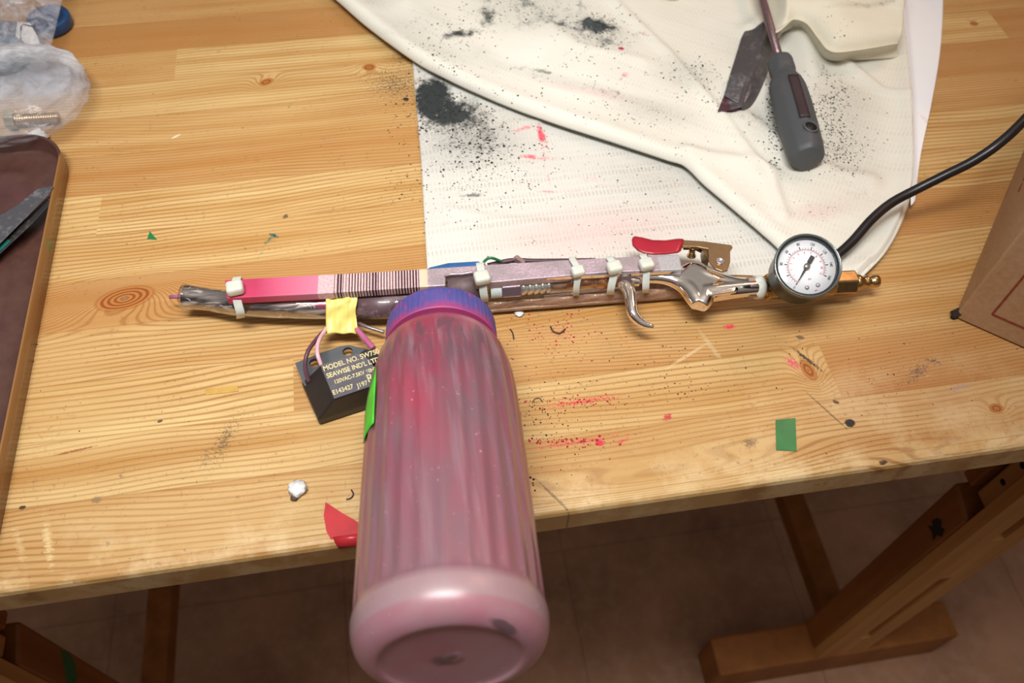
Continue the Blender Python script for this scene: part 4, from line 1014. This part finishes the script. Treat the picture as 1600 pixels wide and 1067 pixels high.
# ------------------------------------------------------------------ black cord
def build_cord():
    bm = bmesh.new()
    pts = [(1255, 430, .010), (1300, 404, .016), (1330, 379, .020), (1362, 343, .026), (1393, 317, .030), (1432, 296, .036), (1478, 273, .046), (1520, 252, .056), (1560, 225, .066), (1600, 188, .074), (1660, 120, .080)]
    tube(bm, [P(*p) for p in pts], [.0031]*11, 20, 90)
    o = finish('power_cord', bm, plain('black_rubber', '231f22', .33, 0, .2, 60)); tag(o, 'thick black rubber cord curving from behind the gauge up past the cardboard box', 'cord')
build_cord()

# ------------------------------------------------------------------ screwdriver and scraper on the cloth
def build_screwdriver():
    ax_a = P(1191, -30, .034); n0 = P(1218, 94, .0225); n1 = P(1262, 250, .0215)
    root = empty('screwdriver', tuple(P(1245, 180, .006)), 'screwdriver with dark grey handle and hanging hole lying on the cream cloth', 'screwdriver')
    d = (n1-n0).normalized(); L = (n1-n0).length
    tip = n0-d*.09
    bm = bmesh.new(); tube(bm, [n0-d*.13, n0+d*.004], .0033, 18); finish('shaft', bm, dusty('shaft_rusty', '7d6a6c', '6b4a50', .5, .35, .7), root)
    m = dusty('handle_grey', '4b4e52', '5c5154', .25, .55, scale=120)
    prof = [(0, .0070), (.0008, .0086), (.004, .0098), (.012, .0100), (.017, .0094), (.021, .0098), (.027, .0122), (.036, .0138), (.050, .0143), (.066, .0141), (L-.022, .0137), (L-.010, .0132), (L-.004, .0124), (L-.001, .0108), (L, .0085), (L+.0004, .00002)]
    # rounded triangular-ish section, hexagonal at the collar
    def sec(s_, r_, a):
        if s_ < .018: return r_*(1-.06*abs(math.sin(a*3)))
        return r_*(1-.05*math.sin(a*2)**2-.03*abs(math.sin(a*4)))
    fine = []
    for (a, ra), (b, rb) in zip(prof, prof[1:]): fine += [(a+(b-a)*i/4, ra+(rb-ra)*i/4) for i in range(4)]
    fine.append(prof[-1])
    bm = bmesh.new(); lathe(bm, n0, d, fine, 64, sec); h = finish('handle', bm, m, root)
    u = d.cross(Vector((0, 0, 1))).normalized(); w = u.cross(d)
    vv0 = (CAM_LOC-(n0+n1)/2).normalized(); w = (vv0-d*vv0.dot(d)).normalized(); u = d.cross(w)
    if u.x < 0: u = -u
    v = (w*.86+u*.5).normalized()
    bm = bmesh.new(); rows = []
    for i in range(14):
        s_ = .034+.044*i/13; rows.append([bm.verts.new(n0+d*s_+(w*math.cos(a)+u*math.sin(a))*.0145) for a in (.18, .31, .44, .57, .70)])
    for a, b in zip(rows, rows[1:]):
        for k in range(4): bm.faces.new((a[k], a[k+1], b[k+1], b[k]))
    finish('grip_inset', bm, plain('inset_plum', '3a2a30', .6), h, True, [('SOLIDIFY', dict(thickness=.0004))])
    bm = bmesh.new(); vv = (w*math.cos(.62)+u*math.sin(.62)); c = n0+d*.0865+vv*.0126
    lathe(bm, c, vv, [(0, .00002), (.0005, .0034), (.0012, .0042), (.0016, .0050), (.0009, .0056)], 28, cap=False); finish('hole_rim', bm, m, h)
    bm = bmesh.new(); lathe(bm, c+vv*.0002, vv, [(0, .0044), (.0009, .0043), (.0010, .00002)], 24); finish('hanging_hole', bm, plain('hole_black', '0c0b0c', .6), h)
build_screwdriver()

def build_scraper():
    m = dusty('scraper_steel', '585457', '6d6466', .35, .38, .35, coat=.1)
    root = empty('scraper', tuple(P(1170, 110, .004)), 'dark folded steel scraper piece with a V shaped end, under the screwdriver shaft', 'scraper')
    edge = [(1184, 38), (1170, 42), (1160, 55), (1152, 80), (1140, 118), (1130, 152), (1121, 174)]
    ridge = [(1200, 30), (1196, 40), (1192, 60), (1186, 90), (1172, 122), (1163, 150), (1160, 166)]
    far = [(1212, 40), (1218, 52), (1215, 68), (1207, 92), (1197, 122), (1182, 155), (1165, 181)]
    bm = bmesh.new(); rows = []
    for e, r, f in zip(catmull([p+(0,) for p in edge], 40), catmull([p+(0,) for p in ridge], 40), catmull([p+(0,) for p in far], 40)):
        t = len(rows)/39
        k = 4
        a, b, c = P(e[0], e[1], .010), P(r[0], r[1], .015), P(f[0], f[1], .007)
        row = [a-Vector((0, 0, .004))]+[a.lerp(b, i/k) for i in range(k+1)]+[b.lerp(c, i/k) for i in range(1, k+1)]
        rows.append([bm.verts.new(x) for x in row])
    for a, b in zip(rows, rows[1:]):
        for i in range(len(a)-1): bm.faces.new((a[i], a[i+1], b[i+1], b[i]))
    finish('folded_blade', bm, m, root, True, [('SOLIDIFY', dict(thickness=.0014)), BEV(.0004)])
    bm = bmesh.new(); q = [(1121, 174), (1131, 150), (1150, 158), (1166, 166), (1152, 172), (1135, 173)]
    prism(bm, [P(x, y, .0105) for x, y in q], [P(x, y, .0125) for x, y in q]); finish('bent_lip', bm, dusty('lip_plum', '5c3a44', '7d7f86', .4, .35, .4), root, False, [BEV(.0004)])
    bm = bmesh.new(); q = [(1140, 118), (1160, 112), (1173, 126), (1174, 145), (1165, 160), (1150, 160), (1132, 150)]
    prism(bm, [P(x, y, .0118) for x, y in q], [P(x, y, .0140) for x, y in q]); finish('ground_patch', bm, dusty('patch_steel', '69676c', '7d7a7e', .4, .3, .5), root, True, [BEV(.0008, 3)])
build_scraper()

# ------------------------------------------------------------------ cardboard box
def build_carton():
    a = P(1490, 497); b = P(1600, 546); c = P(1595, 100)
    dx = (b-a).normalized(); dy = Vector((-dx.y, dx.x, 0))
    if dy.dot(c-a) < 0: dy = -dy
    W, D, Hh = .24, .30, .21
    s = S('cardboard'); n = s.noise(s.pos(), 300, 4, .7); k = s.noise(s.pos(), 14, 3)
    cc = s.mix(s.rng(n, .35, .7), hexc('b58f6c'), hexc('a37e5e')); cc = s.mix(s.rng(k, .4, .7, 0, .4), cc, hexc('c2a184')); s.set(col=cc, rough=.8, spec=.2)
    root = empty('cardboard_box', tuple(a+Vector((.09, .06, 0))), 'brown cardboard box with thin red printed border standing at the right edge of table', 'box')
    bm = bmesh.new()
    v0 = [a, a+dx*W, a+dx*W+dy*D, a+dy*D]
    # walls as an open carton with thickness
    def ring(z, inset): 
        o = [a+dx*inset+dy*inset, a+dx*(W-inset)+dy*inset, a+dx*(W-inset)+dy*(D-inset), a+dx*inset+dy*(D-inset)]
        return [bm.verts.new(Vector((p.x, p.y, z))) for p in o]
    R = [ring(.0006, 0), ring(Hh, 0), ring(Hh, .003), ring(.004, .003)]
    for p, q in zip(R, R[1:]):
        for i in range(4): bm.faces.new((p[i], p[(i+1) % 4], q[(i+1) % 4], q[i]))
    bm.faces.new(R[0][::-1]); bm.faces.new(R[-1])
    finish('carton', bm, s.m, root, False, [BEV(.0018, 3)])
    red = plain('red_print', '96402c', .8, 0, .2, 300)
    fn = -dy; o = a+fn*.00025
    def strip(p0, p1, w_, nrm, name='printed_border'):
        bm = bmesh.new(); bar(bm, p0, p1, w_, .0003, up=nrm); finish(name, bm, red, root, False)
    i0 = o+dx*.016
    z0 = .0165
    strip(i0+Vector((0, 0, z0)), i0+Vector((0, 0, .19)), .0012, fn); strip(i0+Vector((0, 0, z0)), o+dx*(W-.016)+Vector((0, 0, z0)), .0012, fn)
    ln = -dx; o2 = a+ln*.0003
    rnd = random.Random(4)
    for i in range(9):
        y0 = .085+.011*i; strip(o2+dy*y0+Vector((0, 0, .040+rnd.uniform(-.002, .002))), o2+dy*(y0+.008)+Vector((0, 0, .040+rnd.uniform(-.002, .002))), .0022, ln, 'printed_stroke')
    bm = bmesh.new(); q = P(1487, 498); bmesh.ops.create_icosphere(bm, subdivisions=2, radius=.0034, matrix=Matrix.Translation((q.x+.0022, q.y+.0016, .0032)))
    for v in bm.verts: v.co += Vector((random.uniform(-1, 1), random.uniform(-1, 1), random.uniform(-1, 1)))*.0009
    finish('torn_corner', bm, plain('torn_dark', '2a1a14', .9), root, False)
build_carton()

# ------------------------------------------------------------------ metal tray with shears in it
def build_tray():
    xr, yt, yb, xl = -.2295, .4905, .12+.05, -.46; Hh = .016; R = .030
    def outline(inset, z, r):
        x1 = xr-inset; y1 = yt-inset; x0 = xl+inset; y0 = yb+inset; pts = []
        for cx, cy, a0 in ((x1-r, y1-r, 0), (x0+r, y1-r, 90), (x0+r, y0+r, 180), (x1-r, y0+r, 270)):
            for i in range(13):
                a = math.radians(a0+90*i/12); pts.append(Vector((cx+r*math.cos(a), cy+r*math.sin(a), z)))
        return pts
    bm = bmesh.new(); L = [outline(.0, .0006, R), outline(-.0006, Hh-.001, R), outline(.0004, Hh, R), outline(.0014, Hh-.001, R-.001), outline(.0022, .0035, R-.002), outline(.004, .0022, R-.004),
                           outline(.019, .0022, R-.012), outline(.0215, .0040, R-.012), outline(.026, .0060, R-.014), outline(.040, .0062, R-.020), outline(.043, .0046, R-.022)]
    rings = [[bm.verts.new(p) for p in l] for l in L]
    for a, b in zip(rings, rings[1:]):
        n = len(a)
        for i in range(n): bm.faces.new((a[i], a[(i+1) % n], b[(i+1) % n], b[i]))
    bm.faces.new(rings[-1]); bm.faces.new(rings[0][::-1])
    s = S('brown_painted_tin'); n = s.noise(s.pos(), 80, 4, .7); k = s.noise(s.pos(), 12, 2)
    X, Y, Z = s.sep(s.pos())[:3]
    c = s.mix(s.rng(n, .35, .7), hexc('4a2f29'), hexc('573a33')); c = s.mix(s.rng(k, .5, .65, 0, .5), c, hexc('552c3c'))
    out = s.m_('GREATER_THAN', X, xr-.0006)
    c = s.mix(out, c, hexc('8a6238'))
    gm = s.blob(P(76, 383, .008), .006, .008, .4, flat=False); c = s.mix(s.rng(s.m_('ADD', gm, s.m_('MULTIPLY', n, .4)), .55, .65, 0, .8), c, hexc('4c7a4a'))
    s.set(col=c, rough=.32, coat=.2, spec=.5); s.bump(n, .1, .001)
    root = empty('metal_tray', (-.34, .35, .0), 'shallow dark brown painted metal tray at the left edge of the table', 'tray')
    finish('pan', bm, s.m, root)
build_tray()

def build_shears():
    root = empty('metal_shears', tuple(P(30, 350, .016)), 'grey worn metal shear blades resting in the brown tray', 'shears')
    m = dusty('worn_steel', '5f5f66', '77757c', .4, .38, .5)
    def strip(name, top, z, th, mat):
        bm = bmesh.new(); prism(bm, [P(x, y, z) for x, y in top], [P(x, y, z+th) for x, y in top]); return finish(name, bm, mat, root, False, [BEV(.0006)])
    strip('upper_blade', [(84, 291), (76, 304), (45, 336), (0, 381), (-60, 440), (-70, 400), (-30, 356), (0, 336), (30, 318), (57, 296), (70, 292)], .0150, .0022, m)
    strip('lower_blade', [(82, 302), (76, 322), (48, 352), (20, 378), (0, 397), (-60, 452), (-60, 430), (0, 376), (45, 338)], .0105, .003, dusty('dark_steel_blade', '3c3a3c', '55524f', .4, .4, .4))
    bm = bmesh.new(); slab(bm, [(0, 381), (12, 373), (16, 377), (0, 392)], .0134, .0138); finish('green_paint', bm, plain('teal_paint', '1f6f66', .4), root, False)
build_shears()

# ------------------------------------------------------------------ plastic bags, cap, leaflet and bolt
def build_bags():
    from mathutils import noise as mn
    s = S('frosty_bag_plastic'); n = s.noise(s.pos(), 60, 4, .6, 1.2); k = s.noise(s.pos(), 22, 2)
    tr = s.n('ShaderNodeBsdfTransparent'); mx = s.n('ShaderNodeMixShader')
    s.set(col=s.mix(s.rng(k, .4, .65), hexc('e8ecf4'), hexc('ccd0da')), rough=.22, spec=.7, coat=.4, coatr=.05); s.bump(n, .35, .002)
    tr.inputs[0].default_value = (.95, .95, .97, 1)
    X, Y, Z = s.sep(s.pos())[:3]
    op = s.m_('MULTIPLY', s.rng(Y, .535, .565, .18, .85), s.rng(n, .35, .65, .6, 1.2))
    s.put(mx.inputs[0], op); s.t.links.new(tr.outputs[0], mx.inputs[1]); s.t.links.new(s.b.outputs[0], mx.inputs[2]); s.t.links.new(mx.outputs[0], s.out.inputs[0])
    # lower bag, puffed with air
    bm = bmesh.new(); bmesh.ops.create_icosphere(bm, subdivisions=6, radius=1)
    c = P(8, 145, .02)
    for v in bm.verts:
        p = v.co.copy(); r = 1+.10*mn.noise(p*1.6)+.04*mn.noise(p*4.5+Vector((3, 1, 2)))+.012*mn.noise(p*12)
        q = p*r; q = Vector((q.x*.060, q.y*.050, q.z*.019)); q.z = max(q.z, -.0172+.002*mn.noise(p*6))
        v.co = Vector((c.x, c.y, .0185))+q
    bag = finish('plastic_bag', bm, s.m, smooth=True); tag(bag, 'crumpled frosty clear plastic bag puffed with air, holding a bolt, beside the tray', 'bag')
    # bolt inside
    a, b = P(24, 187, .008), P(92, 183, .006); d = (b-a).normalized()
    root = empty('bolt', tuple(a), 'short threaded brass-coloured bolt lying inside the clear plastic bag', 'bolt')
    mb = plain('zinc_bolt', 'b79468', .3, .8)
    bm = bmesh.new(); tube(bm, [a-d*.006, a], .0068, 6); finish('bolt_head', bm, plain('pale_bolt_head', 'c9c4ae', .3, .6), root, False, [BEV(.0007)])
    prof = []; L = (b-a).length
    for i in range(56): prof.append((L*i/55, .0034+(.0006 if i % 3 == 1 else 0)))
    bm = bmesh.new(); lathe(bm, a, d, prof, 20); finish('thread', bm, mb, root)
    # upper zip bag: a nearly flat pouch
    zs = S('clear_pouch_film'); zn = zs.noise(zs.pos(), 50, 4, .6, 2); tr2 = zs.n('ShaderNodeBsdfTransparent'); m2 = zs.n('ShaderNodeMixShader')
    zs.set(col=hexc('c9cbd6'), rough=.12, spec=.9); zs.bump(zn, .9, .004)
    zs.put(m2.inputs[0], zs.rng(zn, .4, .7, .10, .42)); zs.t.links.new(tr2.outputs[0], m2.inputs[1]); zs.t.links.new(zs.b.outputs[0], m2.inputs[2]); zs.t.links.new(m2.outputs[0], zs.out.inputs[0])
    bm = bmesh.new(); rows = []
    for j in range(40):
        v_ = j/39; row = []
        y = -60+158*v_
        xr_ = 112-38*v_*1.0 if y < 98 else 70
        for i in range(50):
            u_ = i/49; x = -80+(xr_+80)*u_
            e = min(1, 6*u_, 6*(1-u_), 6*v_, 6*(1-v_))
            z = .020+.010*e*(.6+.5*mn.noise(Vector((u_*5, v_*5, 1))))+.004*mn.noise(Vector((u_*14, v_*14, 5)))*e
            row.append(bm.verts.new(P(x, y, z)))
        rows.append(row)
    for a_, b_ in zip(rows, rows[1:]):
        for k_ in range(49): bm.faces.new((a_[k_], a_[k_+1], b_[k_+1], b_[k_]))
    o = finish('zip_pouch', bm, zs.m, smooth=True, mods=[('SOLIDIFY', dict(thickness=.0003))]); tag(o, 'clear plastic pouch lying over a folded paper at the top left corner', 'bag')
    # leaflet inside
    w = plain('leaflet_paper', 'e8e8e6', .6, 0, .05, 40)
    root = empty('paper_leaflet', tuple(P(45, 60, .01)), 'white folded paper leaflet with dark border lines inside the clear pouch', 'leaflet')
    bm = bmesh.new(); q = [(27, 34), (47, 36), (58, 56), (64, 72), (74, 80), (68, 92), (56, 84), (42, 84), (36, 78), (24, 60)]
    prism(bm, [P(x, y, .0165) for x, y in q], [P(x, y, .0168) for x, y in q]); finish('sheet', bm, w, root, False)
    bm = bmesh.new(); q = [(-40, 26), (27, 34), (24, 60), (36, 78), (-40, 74)]
    prism(bm, [P(x, y, .0150) for x, y in q], [P(x, y, .0153) for x, y in q]); finish('blue_panel', bm, plain('leaflet_blue', '53607c', .5, 0, .2, 60), root, False)
    for l in ([(53, 42), (36, 38), (33, 41), (32, 66), (37, 76), (38, 84)], [(62, 63), (76, 73)]):
        bm = bmesh.new(); tube(bm, [P(x, y, .0171) for x, y in l], .0006, 6); finish('border_line', bm, plain('ink_blue_black', '20242e', .6), root)
    bm = bmesh.new(); bmesh.ops.create_icosphere(bm, subdivisions=4, radius=1); c = P(2, 86, .012)
    for v in bm.verts:
        p = v.co.copy(); r = 1+.25*mn.noise(p*3); v.co = c+Vector((p.x*.024, p.y*.020, p.z*.009))*r
    o = finish('blue_packing', bm, plain('blue_packing_film', '8ea6bc', .3, 0, .3, 60)); tag(o, 'crumpled pale blue packing film between the clear pouch and the frosty bag', 'film')
    bm = bmesh.new(); c = P(79, 36, .004); lathe(bm, (c.x, c.y, .0008), (0, 0, 1), [(0, .0155), (.001, .0165), (.008, .0165), (.0095, .0155), (.0098, .012), (.0090, .0115), (.0090, .00002)], 48)
    o = finish('plastic_disc', bm, plain('deep_blue_plastic', '1c4a7c', .35)); tag(o, 'deep blue round plastic disc half hidden under the clear pouch', 'disc')
build_bags()

# ------------------------------------------------------------------ scraps on the table
def scrap(name, px, z1, mat, label, cat, z0=.0002, bev=None, group=None):
    bm = bmesh.new(); slab(bm, px, z0, z1); o = finish(name, bm, mat, smooth=False, mods=[BEV(bev)] if bev else ()); tag(o, label, cat, group); return o
m_green = plain('green_tape', '1f7a46', .3, 0, .12, 90)
scrap('green_tape', [(1212, 656), (1230, 654), (1243, 653), (1245, 705), (1213, 703)], .0005, m_green, 'rectangular dark green tape piece stuck near the front edge of table', 'tape')
scrap('green_tape', [(234, 361), (230, 373), (245, 374)], .0005, m_green, 'tiny green triangle of tape above the wood knot', 'tape')
def red_tape():
    q = [(509, 785), (506, 805), (510, 830), (517, 843), (526, 849), (575, 843), (575, 828), (556, 814), (535, 802)]
    lp = [(max(P(x, y).x, -9), max(P(x, y).y, FRONT+.0035)) for x, y in q]
    o = plate('red_tape', [lp], .0002, .0006, plain('red_tape', 'c23038', .3, 0, .1, 90), None); tag(o, 'curved piece of red tape on the front table edge left of the bottle', 'tape')
    a, b = lp[3][0]+.001, lp[5][0]; bm = bmesh.new(); rows = []
    for y, z in ((FRONT+.0045, .0005), (FRONT+.0022, 0.0), (FRONT+.0006, -.0013), (FRONT-.0003, -.0040), (FRONT-.0003, -.0046)):
        rows.append([bm.verts.new((a, y, z)), bm.verts.new((b, y, z))]); a += .0008
    for r0, r1 in zip(rows, rows[1:]): bm.faces.new((r0[0], r0[1], r1[1], r1[0]))
    finish('tape_flap', bm, bpy.data.materials['red_tape'], o, True, [('SOLIDIFY', dict(thickness=.0003, offset=1))])
red_tape()
scrap('amber_tape', [(320, 608), (371, 602), (373, 611), (322, 617)], .0004, plain('amber_tape', 'c9a052', .4, 0, .1, 200), 'thin amber strip of tape with dark edges on the bare wood', 'tape')
def crumb(name, px, r, zr, mat, label, cat, seed, sub=3):
    from mathutils import noise as mn
    bm = bmesh.new(); bmesh.ops.create_icosphere(bm, subdivisions=sub, radius=1); c = P(*px)
    for v in bm.verts:
        p = v.co.copy(); k = 1+.45*mn.noise(p*2.6+Vector((seed, 0, 0))); v.co = Vector((c.x, c.y, r*zr+.0003))+Vector((p.x*r, p.y*r, p.z*r*zr))*k
    o = finish(name, bm, mat, smooth=True); return tag(o, label, cat)
m_w = plain('white_plaster', 'e6e8e8', .7)
crumb('white_crumb', (466, 766), .0048, .45, m_w, 'flattened white lump of filler near the red tape', 'crumb', 2)
crumb('dark_crumb', (461, 779), .0020, .4, plain('dark_bit', '5a4638', .8), 'small brown bit touching the white lump near the red tape', 'crumb', 5, 2)
crumb('white_crumb', (811, 491), .0027, .35, m_w, 'small round white bead just below the clear wrap of gun', 'crumb', 0, 3)
crumb('white_scrap', (60, 221), .0075, .4, m_w, 'white scrap peeking out behind the corner of the brown tray', 'scrap', 9, 3)
def hair(pts, r, label, col='3a2a26'):
    bm = bmesh.new(); tube(bm, [P(x, y, .0006) for x, y in pts], r, 8, 24); o = finish('bristle', bm, plain('bristle_'+col, col, .5)); tag(o, label, 'bristle')
hair([(860, 510), (865, 518), (875, 520.5), (883, 514)], .0005, 'dark curved bristle like a smile just right of the white bead')
hair([(549, 765), (552, 772), (548, 778), (541, 780)], .0004, 'small dark hooked bristle on the wood just above the red tape')
hair([(832, 628), (836, 623), (843, 622), (848, 628)], .0003, 'thin dark arched bristle at the right flank of the bottle', '6a4f3c')
hair([(797, 514), (801, 520), (803, 530)], .0004, 'short black bristle on wood beside the shoulder of the bottle')
